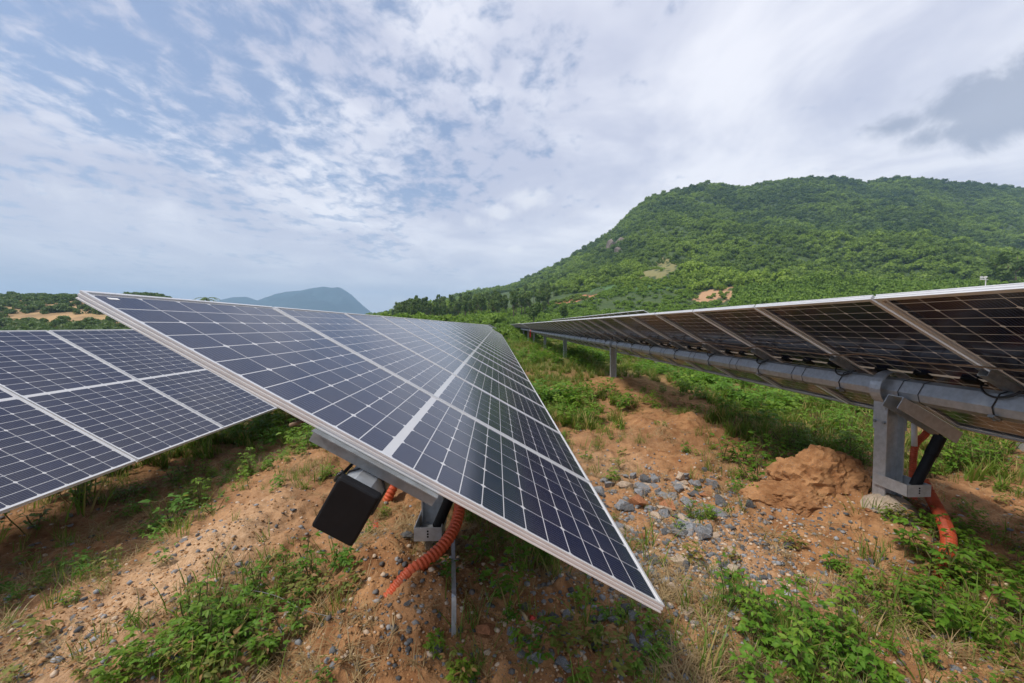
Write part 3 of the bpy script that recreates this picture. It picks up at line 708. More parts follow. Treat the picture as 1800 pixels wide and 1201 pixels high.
def post_mesh(h):                                             # I-section: flanges face across the rows
    mb = MB(); mb.box((-.068, 0, h / 2 - .2), (.008, .10, h + .4)).box((.068, 0, h / 2 - .2), (.008, .10, h + .4)).box((0, 0, h / 2 - .2), (.128, .007, h + .4))
    return mb.mesh('post', M['galv'])
def tracker(name, label, Xh, zh, ang, y0, n, posts, hero=(), dampers=(), underside=True, cap=True, group=None, tube_end=0.):
    zh += CAMZ; l = Vector((math.cos(ang), 0, -math.sin(ang))); nv = Vector((math.sin(ang), 0, math.cos(ang)))
    C = Vector((Xh, 0, zh)) + l * LEN / 2
    ax = C + nv * TN
    base = Vector((ax.x, y0, float(gh(ax.x, y0 + 2)))); root = link(name, None, loc=base); tag(root, label, 'solar panels', group)
    rot = (0, ang, 0)
    def put(nm, me, y, p=None): return link(nm, me, p or root, C + Vector((0, y, 0)) - base, rot)
    y1 = y0 + n * PITCH
    put('torque_tube', MB().prism([(p[0] + TL, p[1] + TN) for p in TPROF], -(.095 if cap else .06), n * PITCH + .06 + tube_end).mesh('torque_tube', M['galv']), y0)
    if cap:
        g = .004; V = []; rows = ((-.105, -.003), (-.102, .002), (-.098, g), (-.072, g), (-.072, -.002))
        prof = []
        for sx, sz in ((-1, -1), (1, -1), (1, 1), (-1, 1)):
            for t in (0, .5, 1):
                a = math.atan2(sz, sx); r = .007; aa = (-3 * math.pi / 4, -math.pi / 4, math.pi / 4, 3 * math.pi / 4)[((-1, -1), (1, -1), (1, 1), (-1, 1)).index((sx, sz))] + (t - .5) * math.pi / 2
                prof.append((sx, sz, math.cos(aa) * r - sx * r, math.sin(aa) * r - sz * r))
        for y, gg in rows: V += [(sx * (TW + gg) + ox, y, sz * (TH + gg) + oz + TN) for sx, sz, ox, oz in prof]
        k = len(prof); Fc = [(i * k + j, (i + 1) * k + j, (i + 1) * k + (j + 1) % k, i * k + (j + 1) % k) for i in range(len(rows) - 1) for j in range(k)] + [tuple(range(k))]
        put('tube_cap', mesh_np('tube_cap', [(a_ + TL, b_, c_) for a_, b_, c_ in V], Fc, M['black']), y0)
    for i in range(n):
        p = put('solar_panel', SHEET, y0 + (i + .5) * PITCH)
        link('frame', FRAME, p)
        if i == 0 and cap and underside: link('label_sticker', MB().box((-LEN / 2 + .036, -WID / 2 + .075, -.0042), (.011, .036, .0008)).mesh('label_sticker', M['white']), p)
        if i in hero:
            for x, y, fl in cell_positions(): link('cell', CELL1[int(fl)], p, (x, y, 0))
        else: link('cells', CELLS, p)['kind'] = 'stuff'
        if underside and i < 14:
            for yj in (-.3, 0, .3): link('junction_box', JBOX, p, (0, yj, 0))
    for i in range(n + 1):
        y = y0 + i * PITCH + (.035 if i == 0 else -.035 if i == n else 0)
        r = put('rail', RAIL, y); link('strap', STRAP, r); link('strap_nut', CLIP, r)
        if underside and i < 14:
            link('cable_loop', LOOPS[i % 3], r)
            for yt in (.42, .56): put('cable_tie', TIE, y + yt)
    if underside:
        pts = [Vector((-.30 + .02 * math.sin(k * 1.9), k * .18, -.048 - .012 * math.sin(k * .18 / PITCH * 2 * math.pi + .6))) for k in range(int(n * PITCH / .18))]
        put('wire_harness', MB().tube(pts, .006, 5).mesh('wire_harness', M['cable_tan'], True), y0)
    for k, yp in enumerate(posts):
        gz = float(gh(ax.x, yp)); top = ax.z - .125; h = top - gz
        po = link('post', post_mesh(h), root, (0, yp - base.y, gz - base.z))
        hz = h + .125                                       # tube axis above the foot of the post
        for sx in (-1, 1):                                  # head plates, then the hoop the tube turns in
            link('head_plate', MB().box((sx * .0755, 0, h - .06), (.006, .112, .26)).mesh('head_plate', M['galv']), po)
        hp = []; hr = .125; nsg = 22
        mb = MB()
        for s_ in range(nsg + 1):
            a = math.radians(-52 + 284 * s_ / nsg); hp.append((math.cos(a) * hr, math.sin(a) * hr))
        for (xa, za), (xb, zb) in zip(hp[:-1], hp[1:]):
            k1 = (hr + .008) / hr
            mb.add([(xa, -.045, hz + za), (xb, -.045, hz + zb), (xb, .045, hz + zb), (xa, .045, hz + za), (xa * k1, -.045, hz + za * k1), (xb * k1, -.045, hz + zb * k1), (xb * k1, .045, hz + zb * k1), (xa * k1, .045, hz + za * k1)],
                   [(0, 3, 2, 1), (4, 5, 6, 7), (0, 1, 5, 4), (2, 3, 7, 6)])
        for sx in (-1, 1): mb.box((sx * .0805, 0, h + .02), (.010, .09, .10))
        link('bearing_hoop', mb.mesh('bearing_hoop', M['galv'], False), po)
        for sy in (-.036, .036): link('bolt', MB().tube([(-.092, sy, h - .13), (-.07, sy, h - .13)], .011, 6).mesh('bolt', M['galv_old']), po)
        if k in dampers:
            yy = -.155
            lb = MB().box((-.084, -.105, .17), (.005, .255, .085)).box((.084, -.105, .17), (.005, .255, .085)).box((0, -.231, .17), (.173, .005, .085)).box((0, -.105, .129), (.163, .24, .004))
            lbo = link('lower_bracket', lb.mesh('lower_bracket', M['galv']), po)
            for zz in (.155, .172, .19): link('bolt_hole', MB().tube([(.0, -.2345, zz), (.0, -.2335, zz)], .0065, 8).mesh('bolt_hole', M['black']), lbo)
            arm = MB()
            for sy in (-.055, .055): arm.box((.17, yy + sy, TN - TH - .05), (.52, .006, .09))
            arm.box((.17, yy, TN - TH - .006), (.52, .104, .006))
            put('damper_arm', arm.mesh('damper_arm', M['galv']), yp)
            top_l = C + l * .36 + nv * (TN - TH - .06)
            a = Vector((.01, yp + yy, gz + .15)); a.x = ax.x + .035; b = Vector((top_l.x, yp + yy, top_l.z))
            a -= base; b -= base; dd = (b - a)
            da = link('damper', MB().tube([a + dd * .06, a + dd * .60, a + dd * .605, a + dd * .93], [.033, .033, .037, .037], 16).mesh('damper', M['black'], False), root)
            link('damper_rod', MB().tube([a, a + dd * .07, a + dd * .79, b], [.016, .016, .013, .013], 10).mesh('damper_rod', M['rubber'], True), da)
    return root
# the three rows the camera stands between, then their continuation
tracker('solar_tracker', 'long row of dark blue solar panels with a black capped tube at its end', -1.2632, .1077, .5175, 1.268, 56, [2.72 + 7.3 * k for k in range(8)], hero=(0, 1), dampers=(0,), underside=True)
tracker('solar_tracker', 'row of solar panels seen from its shaded underside with steel tube on posts', 2.1755, .1777, .5206, 2.2452 - 2 * PITCH, 32, [2.94 + 7.3 * k for k in range(5)], hero=(2, 3), dampers=(0,), cap=False, tube_end=.25)
tracker('solar_tracker', 'lower row of navy solar panels standing before the low scrub hill', -4.7748, -.0484, .5324, 4.4776 - 5 * PITCH, 40, [1.4 + 7.3 * k for k in range(6)], hero=(3, 4), underside=False)
tracker('solar_tracker', 'short far table of solar panels continuing the middle row', -1.22, .22, .50, 62.6, 12, [64 + 5 * k for k in range(3)], underside=False, cap=False)
tracker('solar_tracker', 'far table of solar panels continuing the underside row beyond the red marker', 2.20, .20, .50, 35.9, 26, [38.5 + 6.5 * k for k in range(5)], underside=False, cap=False)
tracker('solar_tracker', 'tilted solar panels showing only their upper edges behind the underside row, far along', 5.62, .60, .47, 15.2, 24, [16 + 7.3 * k for k in range(4)], underside=False, cap=False)
tracker('solar_tracker', 'solar panels whose edge just clears the underside row beside the wind sensor mast', 5.62, .445, .52, -2.0, 7, [0, 4.6], underside=False, cap=False)

# ------------------------------------------------------------------ fittings that stand by the rows
def conduit(pts, r, label, name='corrugated_conduit'):
    P = spline(pts, 30); 
    L_ = [0]
    for a, b in zip(P[:-1], P[1:]): L_.append(L_[-1] + (b - a).length)
    step = r * .16; n = int(L_[-1] / step); Q = []; rr = []; j = 0
    for i in range(n + 1):
        s = min(i * step, L_[-1] - 1e-6)
        while j < len(L_) - 2 and L_[j + 1] < s: j += 1
        t = (s - L_[j]) / max(L_[j + 1] - L_[j], 1e-9); Q.append(P[j].lerp(P[j + 1], t)); rr.append(r * (1.0 if i % 4 < 2 else .86))
    o = link(name, MB().tube(Q, rr, 18).mesh(name, M['orange'], False)); return tag(o, label, 'conduit')
def G(x, y, dz=0.): return Vector((x, y, float(gh(x, y)) + dz))
def bury(px, py): return at_ground(px, py)
def air(px, py, d):                                       # a point on that line of sight a little before it meets the ground
    g_ = at_ground(px, py); return at_Y(px, py, g_.y - d)
b = bury(688, 1030)
def sweep(px_pts, y_start, end):                          # evenly shortening distance, eased clear of the soil between the ends
    n_ = len(px_pts); ys_ = [y_start + (end.y - y_start) * i / n_ for i in range(n_)]
    over = max([ys_[i] - (at_ground(*px_pts[i]).y - .07) for i in range(2, n_)] + [0])
    return [at_Y(*px_pts[i], ys_[i] - over * math.sin(math.pi * (i + .5) / (n_ + .5))) for i in range(n_)]
conduit(sweep([(812, 845), (809, 885), (801, 922), (782, 955), (752, 984), (718, 1009)], 2.66, b) + [b + Vector((-.03, -.02, -.05))], .036, 'orange corrugated conduit curving from the middle row post into the sand mound')
conduit([at_Y(712, 800, 3.6), at_Y(690, 860, 3.4), at_Y(668, 905, 3.3), at_ground(655, 935) + Vector((0, 0, -.05))], .04, 'short length of orange conduit behind the galvanised tube end')
c = bury(1640, 1030)
conduit([at_Y(1622, 845, 3.02), at_Y(1640, 880, 2.92), air(1660, 920, .16), air(1668, 955, .11), air(1658, 1000, .06), c + Vector((-.01, -.03, -.05))], .040, 'orange corrugated conduit looping from the steel post into the weeds')
conduit([at_Y(1636, 742, 3.30), at_Y(1628, 762, 3.28), at_Y(1612, 778, 3.26), at_Y(1606, 800, 3.24), at_Y(1604, 850, 3.22), at_Y(1606, 878, 3.2)], .026, 'thin orange conduit climbing behind the steel post beside the black damper')
o = link('pipe_sleeve', MB().tube([at_Y(1607, 742, 3.2), at_Y(1607, 784, 3.2)], .02, 12).mesh('pipe_sleeve', M['white'], True)); tag(o, 'short pale pipe sleeve fixed to the back of the steel post', 'pipe')
def strip(pts, w, label):
    P = [a.lerp(b_, k / 12) for a, b_ in zip(pts[:-1], pts[1:]) for k in range(12)] + [pts[-1]]; V, Fc = [], []
    for q in P[:-5]: q.z = max(q.z, float(gh(q.x, q.y)) + .01)
    for i, p in enumerate(P):
        t = (P[min(i + 1, len(P) - 1)] - P[max(i - 1, 0)]).normalized(); s = t.cross(Vector((0, 1, 0))); s = Vector((1, 0, 0)) if s.length < .2 else s.normalized(); nn = s.cross(t).normalized() * .002
        V += [p - s * w / 2 - nn, p + s * w / 2 - nn, p + s * w / 2 + nn, p - s * w / 2 + nn]
    for i in range(len(P) - 1):
        for k in range(4): Fc.append((i * 4 + k, i * 4 + (k + 1) % 4, i * 4 + 4 + (k + 1) % 4, i * 4 + 4 + k))
    Fc += [(3, 2, 1, 0), tuple(len(V) - 4 + k for k in range(4))]
    return tag(link('earthing_strip', mesh_np('earthing_strip', V, Fc, M['galv'])), label, 'metal strip')
e = at_ground(798, 1112)
strip([at_Y(796, 925, 2.56), air(797, 985, .16), air(798, 1050, .09), at_ground(798, 1116) + Vector((0, -.01, -.02))], .022, 'flat steel earthing strip running down from the middle row post into the soil')
e = at_ground(1718, 992)
strip([at_Y(1632, 900, 3.0), at_Y(1675, 945, (3.0 + e.y) / 2), e + Vector((0, 0, -.03))], .03, 'flat steel earthing strip slanting into the ground behind the looping conduit')
def footing(x, y, rx, ry, h, label, seed):
    g = np.random.default_rng(seed); V, Fc = [], []; nr, na = 7, 26
    for i in range(nr + 1):
        t = i / nr
        for k in range(na):
            a = 2 * math.pi * k / na; r = 1 + .10 * math.sin(3 * a + seed) + .05 * g.normal() * t; rr = math.sin(t * math.pi / 2) ** .8
            V.append((math.cos(a) * rx * r * rr, math.sin(a) * ry * r * rr, h * math.cos(t * math.pi / 2) ** .7 - .12 * t + g.normal() * .004))
    for i in range(nr):
        for k in range(na): Fc.append((i * na + k, (i + 1) * na + k, (i + 1) * na + (k + 1) % na, i * na + (k + 1) % na))
    o = link('concrete_footing', mesh_np('concrete_footing', V, Fc, M['concrete'], True), loc=G(x, y)); tag(o, label, 'footing')
footing(2.98, 2.90, .20, .19, .075, 'rough pale concrete footing under the steel post with the black damper', 1)
footing(-.43, 2.70, .19, .19, .075, 'rough concrete footing under the post half hidden by the middle row', 2)
p = G(3.02, 34.55); ax_z = .1777 - 1.047 * math.sin(.5206) - .156 * .867 + CAMZ
e = link('end_marker', None, loc=(3.007, 34.5, ax_z)); link('cover', MB().prism([(q[0] * 1.5, q[1] * 1.5) for q in TPROF], -.22, .22).mesh('cover', M['red']), e, rot=(0, .5206, 0))
link('ribbon', MB().box((-.1, 0, -.33), (.10, .012, .42)).mesh('ribbon', M['red']), e); tag(e, 'red marker wrapped round the far end of the steel tube', 'marker')
t = at_Y(1733, 487, 8.6); gz = float(gh(t.x, 8.6)); e = link('wind_sensor_mast', None, loc=(t.x, 8.6, gz)); hh = t.z - gz
link('mast', MB().tube([(0, 0, -.1), (0, 0, hh)], .009, 8).mesh('mast', M['white']), e); link('crossarm', MB().tube([(-.13, 0, hh - .06), (.05, 0, hh - .06)], .010, 6).mesh('crossarm', M['white']), e)
link('vane', MB().box((-.10, 0, hh - .01), (.07, .006, .05)).mesh('vane', M['white']), e); link('cup', MB().tube([(-.02, 0, hh - .01), (.03, 0, hh)], [.03, .012], 8).mesh('cup', M['white']), e)
tag(e, 'thin white wind sensor mast behind the underside row', 'mast')

# ------------------------------------------------------------------ stones
def hull_mesh(name, mat, seed, flat=.6, npt=13):
    import bmesh
    g = random.Random(seed); bm = bmesh.new()
    for _ in range(npt):
        v = Vector((g.gauss(0, 1), g.gauss(0, 1), g.gauss(0, 1))).normalized() * g.uniform(.8, 1.0); bm.verts.new((v.x * 1.0, v.y * .78, v.z * flat))
    r = bmesh.ops.convex_hull(bm, input=bm.verts); bmesh.ops.delete(bm, geom=[v for v in bm.verts if not v.link_faces], context='VERTS')
    me = bpy.data.meshes.new(name); bm.to_mesh(me); bm.free(); me.materials.append(mat); return me
STONES = {k: [hull_mesh('stone', M['rock_' + k], 500 + 20 * i + j, R.uniform(.4, .7), 15) for j in range(7)] for i, k in enumerate(('grey', 'dark', 'rust', 'pale'))}
def stone(p, s, kind, label, group=None, name='stone'):
    o = link(name, R.choice(STONES[kind]), loc=p + Vector((0, 0, s * .12)), rot=(R.uniform(-.3, .3), R.uniform(-.3, .3), R.uniform(0, 6.28)))
    o.scale = (s, s * R.uniform(.75, 1.1), s * R.uniform(.7, 1.1)); return tag(o, label, 'stone', group)
for (px, py, s, k, lab) in ((1195, 985, .105, 'pale', 'large pale crumbly rock beside the gravel heap'), (995, 1088, .055, 'grey', 'smooth grey stone among dark rubble below the panel corner'), (768, 1146, .055, 'dark', 'dark angular stone at the foot of the sand mound'),
                            (856, 1108, .065, 'rust', 'flat rust coloured stone beside the earthing strip'), (1318, 888, .075, 'dark', 'bluish dark boulder in front of the dirt clod'), (1386, 964, .055, 'dark', 'dark angular stone on the bare soil before the footing'),
                            (1706, 1092, .07, 'rust', 'reddish clod of stone among the weeds by the looping conduit'), (1355, 1046, .05, 'rust', 'brick coloured stone at the edge of the leafy weeds'), (1240, 828, .055, 'dark', 'dark upright stone behind the gravel heap'),
                            (1205, 1075, .06, 'pale', 'tan rounded rock beside the lower panel corner'), (640, 940, .05, 'dark', 'dark stone below the black tube cap'), (715, 945, .06, 'dark', 'dark stone against the concrete footing of the middle row'),
                            (1160, 880, .06, 'rust', 'flat orange stone on the gravel heap'), (1128, 858, .05, 'grey', 'pale grey faceted stone on top of the gravel heap'), (1110, 1135, .05, 'grey', 'grey stone in the grass under the lower panel corner')):
    stone(at_ground(px, py), s, k, lab)
def region(n, box, s0, s1, kinds, label, group):
    for _ in range(n):
        px, py = R.uniform(box[0], box[1]), R.uniform(box[2], box[3]); p = at_ground(px, py)
        stone(p, math.exp(R.uniform(math.log(s0), math.log(s1))), R.choices(('grey', 'dark', 'rust', 'pale'), kinds)[0], label, group)
region(120, (1045, 1275, 840, 945), .032, .110, (7, 3, 1.2, 2.2), 'angular stone in the gravel heap beside the lower panel edge', 'gravel heap stones')
region(38, (1090, 1290, 930, 1070), .018, .07, (5, 4, 1.2, 3), 'stone among the loose rubble between the gravel heap and the panel corner', 'loose rubble stones')
region(44, (890, 1190, 1065, 1185), .02, .065, (4, 6, 1, 1.5), 'stone in the dark rubble below the lower panel corner', 'rubble stones')
region(40, (1220, 1560, 900, 1030), .014, .04, (4, 6, 1, 2), 'small stone strewn over the bare soil before the steel post', 'stones before the post')
region(34, (90, 600, 900, 1130), .012, .035, (6, 4, .3, 1), 'small stone strewn over the pale sandy bank', 'stones on the sandy bank')
region(14, (590, 860, 985, 1150), .012, .032, (3, 6, .5, 1), 'small stone lying on the orange sand mound', 'stones on the sand mound')
def gravel():
    V, Q = [], []; g = np.random.default_rng(9)
    ico = np.array([(math.cos(a) * c, math.sin(a) * c, z) for z, c, o in ((1, 0, 0), (.3, .95, 0), (-.4, .9, .5)) for a in ([0] if c == 0 else [2 * math.pi * (k + o) / 5 for k in range(5)])])
    tri = np.array([(0, 1 + k, 1 + (k + 1) % 5) for k in range(5)] + [(1 + k, 6 + k, 1 + (k + 1) % 5) for k in range(5)] + [(1 + (k + 1) % 5, 6 + k, 6 + (k + 1) % 5) for k in range(5)])
    for k, n, s0, s1, mix, lab in (('grey', 4600, .004, .024, .60, 'fine grey gravel grains scattered over the soil'), ('dark', 4400, .004, .024, .55, 'fine blackish gravel grains scattered over the soil'),
                              ('pale', 3800, .004, .020, .40, 'fine pale tan grit scattered over the soil'), ('soil', 22000, .003, .013, .10, 'crumbs of orange soil lying loose on the ground')):
        c_ = g.random(n) < mix
        px = np.where(c_, g.normal(1200, 170, n), g.uniform(-100, 1900, n)); py = np.where(c_, g.normal(940, 80, n), 740 + 480 * g.random(n) ** .8)
        px, py = px[(py > 700) & (py < 1230)], py[(py > 700) & (py < 1230)]; n = len(px)
        D = FW[None] + RT[None] * ((px - 900) / F)[:, None] - UP[None] * ((py - 600.5) / F)[:, None]
        t = -CAMZ / D[:, 2]; x, y = D[:, 0] * t, D[:, 1] * t; z = gh(x, y)
        s = np.exp(math.log(s0) + (math.log(s1) - math.log(s0)) * g.random(n) ** 1.5); a = g.uniform(0, 6.28, n)
        P = ico[None] * g.uniform(.6, 1.2, (n, 11, 3)) * s[:, None, None] * np.array([1, .8, .6])
        P = np.stack([P[..., 0] * np.cos(a)[:, None] - P[..., 1] * np.sin(a)[:, None] + x[:, None], P[..., 0] * np.sin(a)[:, None] + P[..., 1] * np.cos(a)[:, None] + y[:, None], P[..., 2] + (z + s * .2)[:, None]], -1)
        Q = tri[None] + 11 * np.arange(n)[:, None, None]
        o = link('soil_crumbs' if k == 'soil' else 'gravel', mesh_fast('gravel', P.reshape(-1, 3), Q.reshape(-1, 3), M['clod'] if k == 'soil' else M['rock_' + k])); tag(o, lab, 'soil' if k == 'soil' else 'gravel', kind='stuff')
gravel()

def soil_clod(p, r, label, seed):
    import bmesh
    from mathutils import noise as mn
    bm = bmesh.new(); bmesh.ops.create_icosphere(bm, subdivisions=5, radius=1)
    for v in bm.verts:
        c0 = v.co.copy(); sc_ = Vector((c0.x * r[0], c0.y * r[1], c0.z * r[2])); q = sc_ * 4.2 + Vector((seed, 0, 0))
        d = 1 + .30 * mn.noise(q) + .20 * (.5 - abs(mn.noise(q * 2.2))) + .12 * mn.noise(q * 4.5) + .07 * mn.noise(q * 9) + .04 * mn.noise(q * 19) + .02 * mn.noise(q * 40)
        k_ = mn.voronoi(sc_ * 7.0 + Vector((0, seed, 0)))[0]; d += .14 * (min(k_[1] - k_[0], .35) - .2)
        v.co = Vector((c0.x * r[0], c0.y * r[1], c0.z * r[2])) * d
        v.co.x += .15 * max(v.co.z, 0)
    me = bpy.data.meshes.new('soil_clod'); bm.to_mesh(me); bm.free(); me.materials.append(M['ground'])
    tag(link('soil_clod', me, loc=p), label, 'soil clod')
soil_clod(G(2.80, 3.34, -.01), (.36, .28, .30), 'big crumbling clod of orange soil beside the steel post', 3.3)
soil_clod(G(2.46, 3.18, -.02), (.34, .22, .13), 'low spilled soil heap leaning on the big clod', 7.1)

# ------------------------------------------------------------------ small litter
o = link('twig', MB().tube([at_ground(915, 1078) + Vector((0, 0, .012)), at_ground(924, 1092) + Vector((0, 0, .018)), at_ground(932, 1108) + Vector((0, 0, .012))], [.006, .009, .007], 7).mesh('twig', M['straw'], True)); tag(o, 'short pale piece of dead wood on the dark rubble', 'twig')
pts = [at_ground(a, b_) + Vector((0, 0, .02 + c_)) for a, b_, c_ in ((415, 1058, .04), (450, 1068, .07), (490, 1080, .06), (535, 1087, .03), (600, 1092, -.01))]
tag(link('loose_wire', MB().tube(spline(pts, 8), .0010, 6).mesh('loose_wire', M['galv_old'], True)), 'thin grey wire arching over the leafy clump on the sandy bank', 'wire')
M['blue'] = simple('blue_plastic', (.02, .10, .42), .45, 0, .1, 9)
for px, py, mt, lab in ((936, 1089, 'red', 'tiny red plastic scrap lying on the dark rubble'), (532, 983, 'blue', 'tiny blue plastic scrap lying on the sandy bank')):
    p = at_ground(px, py); tag(link('plastic_scrap', MB().add([(-.016, -.01, .004), (.012, -.013, .010), (.018, .009, .003), (-.010, .014, .012), (0, 0, .020), (0, 0, -.004)], [(0, 1, 4), (1, 2, 4), (2, 3, 4), (3, 0, 4), (1, 0, 5), (2, 1, 5), (3, 2, 5), (0, 3, 5)]).mesh('plastic_scrap', M[mt]), loc=p), lab, 'scrap')
M['petal'] = simple('white_petal', (.80, .80, .76), .7, 0, .05, 9); M['yolk'] = simple('yellow_flower_centre', (.65, .33, .02), .8, 0, .2, 40)
p = at_ground(1552, 1180); e = link('daisy', None, loc=p); e.scale = (.75, .75, .75); link('stem', MB().tube([(0, 0, -.01), (.006, 0, .06), (0, -.004, .115)], .0014, 5).mesh('stem', M['stem']), e)
link('flower_centre', MB().tube([(0, -.004, .113), (0, -.006, .121)], [.0065, .004], 9).mesh('flower_centre', M['yolk']), e)
for k in range(5):
    a = k * 1.257; d = Vector((math.cos(a), math.sin(a), 0)); n_ = Vector((-d.y, d.x, 0)); c0 = Vector((0, -.004, .115))
    link('petal', MB().add([c0 + d * .004, c0 + d * .013 + n_ * .0055, c0 + d * .020, c0 + d * .013 - n_ * .0055], [(0, 1, 2, 3)]).mesh('petal', M['petal']), e)
tag(e, 'single white daisy with yellow centre among the weeds between the rows', 'flower')

# ------------------------------------------------------------------ rock faces on the flank of the hill
M['cliff'] = simple('hill_rock', (.20, .165, .14), .95, 0, .5, .5, 1.0, 1.5)
for i, (px, py, s_) in enumerate(((1056, 445, 5.0), (1075, 436, 6.5), (1092, 428, 4.5), (1040, 452, 4.0), (1030, 460, 3.2), (1012, 466, 3.0), (1088, 442, 3.5), (1122, 362, 3.5))):
    d = ray(px, py); ys_ = np.linspace(80, 430, 1400); zz = hill_h(d[0] / d[1] * ys_, ys_); hit = np.argmax(zz - CAMZ >= d[2] / d[1] * ys_)
    if zz[hit] - CAMZ < d[2] / d[1] * ys_[hit]: hit = len(ys_) - 60
    o = link('rock_face', hull_mesh('rock_face', M['cliff'], 900 + i, 1.1, 26), loc=(d[0] / d[1] * ys_[hit], ys_[hit], zz[hit] + 1.2)); o.location.z -= 1.0; o.scale = (s_ * 1.25, s_ * 1.0, s_ * .95); o.rotation_euler.z = i * 1.1
    tag(o, 'bare grey brown rock face among the trees on the hill flank', 'rock', 'rock faces on the hill')

# ------------------------------------------------------------------ weeds and grass
def hero_plant(px, py, h, nst, ll, seed, label, group=None, per=5, spread=.6):
    p = at_ground(px, py); st, lv = plant_layout(seed, h, nst, ll, spread, per)
    e = link('leafy_weed', None, loc=p, rot=(0, 0, R.uniform(0, 6.28))); link('stem', stem_mesh('stem', st), e)
    for Mx in lv:
        o = link('leaf', LEAF1, e); o.matrix_local = Mx
    return tag(e, label, 'plant', group)
hero_plant(1592, 985, .30, 2, .062, 1, 'tall thin leafy weed standing before the footing of the steel post', per=6, spread=.3)
for i, (px, py) in enumerate(((1690, 1010), (1760, 1060), (1640, 1090), (1785, 1125))):
    hero_plant(px, py + 20, .24, 3, .06, 10 + i, 'broad leaved weed growing round the foot of the looping orange conduit', 'weeds by the looping conduit')
for i, (px, py) in enumerate(((1330, 1110), (1400, 1080), (1450, 1130), (1400, 1175), (1500, 1170), (1320, 1190))):
    hero_plant(px, py + 15, .19, 4, .045, 20 + i, 'bright green weed in the leafy clump on the bare ground between the rows', 'leafy clump between the rows')
for i, (px, py) in enumerate(((350, 1130), (420, 1090), (470, 1140), (400, 1180), (510, 1110), (440, 1040))):
    hero_plant(px, py + 15, .20, 3, .040, 30 + i, 'dark green weed in the leafy clump on the sandy bank', 'leafy clump on the sandy bank')
for i, (px, py) in enumerate(((850, 965), (910, 1000), (960, 985), (885, 1040))):
    hero_plant(px, py + 10, .22, 3, .05, 40 + i, 'leafy weed in the shade under the middle panel row', 'weeds under the middle row')

WP = []
for k in range(6):
    st, lv = plant_layout(700 + k, R.uniform(.16, .24), 4, R.uniform(.032, .044), .75, 4); e = link('small_weed', None)
    link('stem', stem_mesh('stem', st), e); f_ = link('foliage', leaf_mesh_joined('foliage', lv, M['leaf'] if k % 3 else M['leaf2']), e); f_['kind'] = 'stuff'; WP.append(e)
wused = set()
def weeds(n, box, s0, s1, label, group, thr=.25):
    c = 0
    for _ in range(n * 12):
        px, py = R.uniform(box[0], box[1]), R.uniform(box[2], box[3]); p = at_ground(px, py)
        if float(veg(p.x, p.y)) < thr + R.random() * .4: continue
        k = R.randrange(6); o = WP[k] if k not in wused else copy_tree(WP[k]); wused.add(k)
        s = R.uniform(s0, s1); o.location = p; o.scale = (s, s, s * R.uniform(.8, 1.2)); o.rotation_euler = (0, 0, R.uniform(0, 6.28)); tag(o, label, 'plant', group); c += 1
        if c >= n: break
weeds(13, (270, 600, 960, 1210), .6, 1.1, 'small green weed filling out the clump on the sandy bank', 'small weeds on the sandy bank')
weeds(15, (1250, 1600, 1040, 1215), .6, 1.1, 'small green weed filling out the clump between the rows', 'small weeds between the rows')
weeds(15, (1590, 1800, 930, 1210), .7, 1.2, 'small green weed round the foot of the conduit loop', 'small weeds by the conduit loop')
weeds(26, (0, 600, 790, 960), .9, 1.7, 'green weed in the shade under the lower left row', 'weeds under the lower left row')
weeds(40, (1270, 1560, 700, 870), .9, 1.8, 'green weed growing under and beyond the underside row', 'weeds under the underside row')
weeds(22, (1620, 1800, 790, 900), .9, 1.7, 'green weed behind the steel post under the panels', 'weeds behind the steel post')
weeds(12, (1190, 1300, 880, 960), .5, .8, 'small weed sprouting from the gravel heap', 'weeds on the gravel heap', .1)

def ground_points(n, r0, r1, fn, a0=-66, a1=70):
    r = np.exp(NR.uniform(math.log(r0), math.log(r1), n)); t = np.radians(NR.uniform(a0, a1, n)); x, y = r * np.sin(t), r * np.cos(t)
    k = NR.random(n) < fn(x, y); x, y = x[k], y[k]; return np.stack([x, y, gh(x, y)], -1)
GT = [proto('tuft', tuft_mesh('tuft', M['grass'], 12, .17, .0028, 800 + k)) for k in range(5)]
DT = [proto('dry_tuft', tuft_mesh('dry_tuft', M['dry'], 16, .16, .0022, 820 + k, flat=.8)) for k in range(5)]
FT = [proto('far_tuft', tuft_mesh('far_tuft', M['grass'], 34, .22, .006, 840 + k)) for k in range(4)]
SW = [proto('sprig', leaf_mesh_joined('sprig', plant_layout(860 + k, .13, 4, .034, .9, 3)[1], (M['leaf'], M['leaf2'], M['leaf3'])[k % 3])) for k in range(6)]
FW_ = [proto('far_weed', leaf_mesh_joined('far_weed', plant_layout(880 + k, .34, 7, .075, .9, 4)[1], M['leaf2'] if k % 2 else M['leaf'])) for k in range(5)]
clump = lambda x, y, s, sd: np.clip(.5 + 1.1 * fbm(x, y, s, 3, .55, sd), 0, 1)
P = ground_points(30000, 1.15, 9, lambda x, y: np.clip(.05 + .75 * veg(x, y), 0, 1) * (1 - .85 * np.clip(bare_soil(x, y), 0, 1)) * clump(x, y, 2.5, 70) ** 1.6)
scatter('grass', P, NR.uniform(0, 6.28, len(P)), np.exp(NR.normal(-.3, .4, len(P))), GT, 'green grass blades growing in tufts through the soil', 'grass', .12)
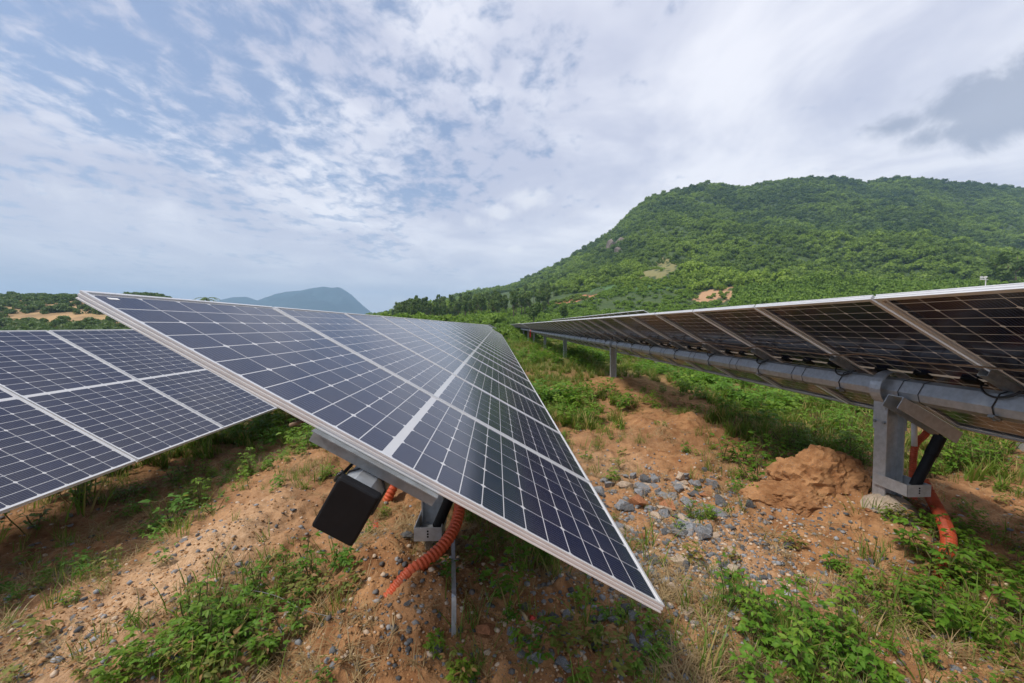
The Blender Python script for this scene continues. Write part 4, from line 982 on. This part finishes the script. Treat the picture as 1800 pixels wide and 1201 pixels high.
P = ground_points(46000, 1.15, 12, lambda x, y: np.clip(.20 + .7 * veg(x, y) + .5 * gs(x, y, .7, 1.9, .6, .35), 0, 1) * clump(x, y, 1.7, 71) ** 1.5)
scatter('dry_grass', P, NR.uniform(0, 6.28, len(P)), NR.uniform(.4, 1.1, len(P)), DT, 'straw coloured dead grass lying on the soil', 'dry grass', .2)
P = ground_points(16000, 1.6, 12, lambda x, y: np.clip(.06 + .75 * veg(x, y), 0, 1) * (1 - .85 * np.clip(bare_soil(x, y), 0, 1)) * clump(x, y, 1.6, 72) ** 1.3)
scatter('weed_sprigs', P, NR.uniform(0, 6.28, len(P)), NR.uniform(.4, 1.2, len(P)), SW, 'small low leafy sprigs dotted over the ground', 'weeds', .15)
P = ground_points(36000, 6, 75, lambda x, y: veg(x, y) * clump(x, y, .35, 73) ** .7)
scatter('meadow_grass', P, NR.uniform(0, 6.28, len(P)), NR.uniform(.5, 1.3, len(P)) * (1 + np.hypot(P[:, 0], P[:, 1]) / 60), FT, 'lush green grass between the rows in the distance', 'grass', .12)
P = ground_points(14000, 4.5, 70, lambda x, y: veg(x, y) * clump(x, y, .5, 74) * sst(4, 8, y))
scatter('meadow_weeds', P, NR.uniform(0, 6.28, len(P)), NR.uniform(.5, 1.25, len(P)) * (1 + np.hypot(P[:, 0], P[:, 1]) / 70), FW_, 'leafy green weeds covering the ground between the far posts', 'weeds', .15)

# ------------------------------------------------------------------ haze
mb = MB().box((0, 0, 0), (8400, 8400, 1)); V = [(x, y, -12. if z < 0 else 345.) for x, y, z in mb.v]
V = [(x, y, z) for x, y, z in V]
hm = bpy.data.materials.new('haze'); hm.use_nodes = True; nt = hm.node_tree; nt.nodes.clear()
ho = nd(nt, 'ShaderNodeOutputMaterial'); pv = nd(nt, 'ShaderNodeVolumePrincipled'); pv.inputs['Color'].default_value = (.46, .72, 1.0, 1); pv.inputs['Density'].default_value = .00036
nt.links.new(pv.outputs[0], ho.inputs['Volume'])
o = link('haze', mesh_np('haze', V, mb.f, hm)); tag(o, 'pale blue haze in the air over the valley', 'haze', kind='stuff')
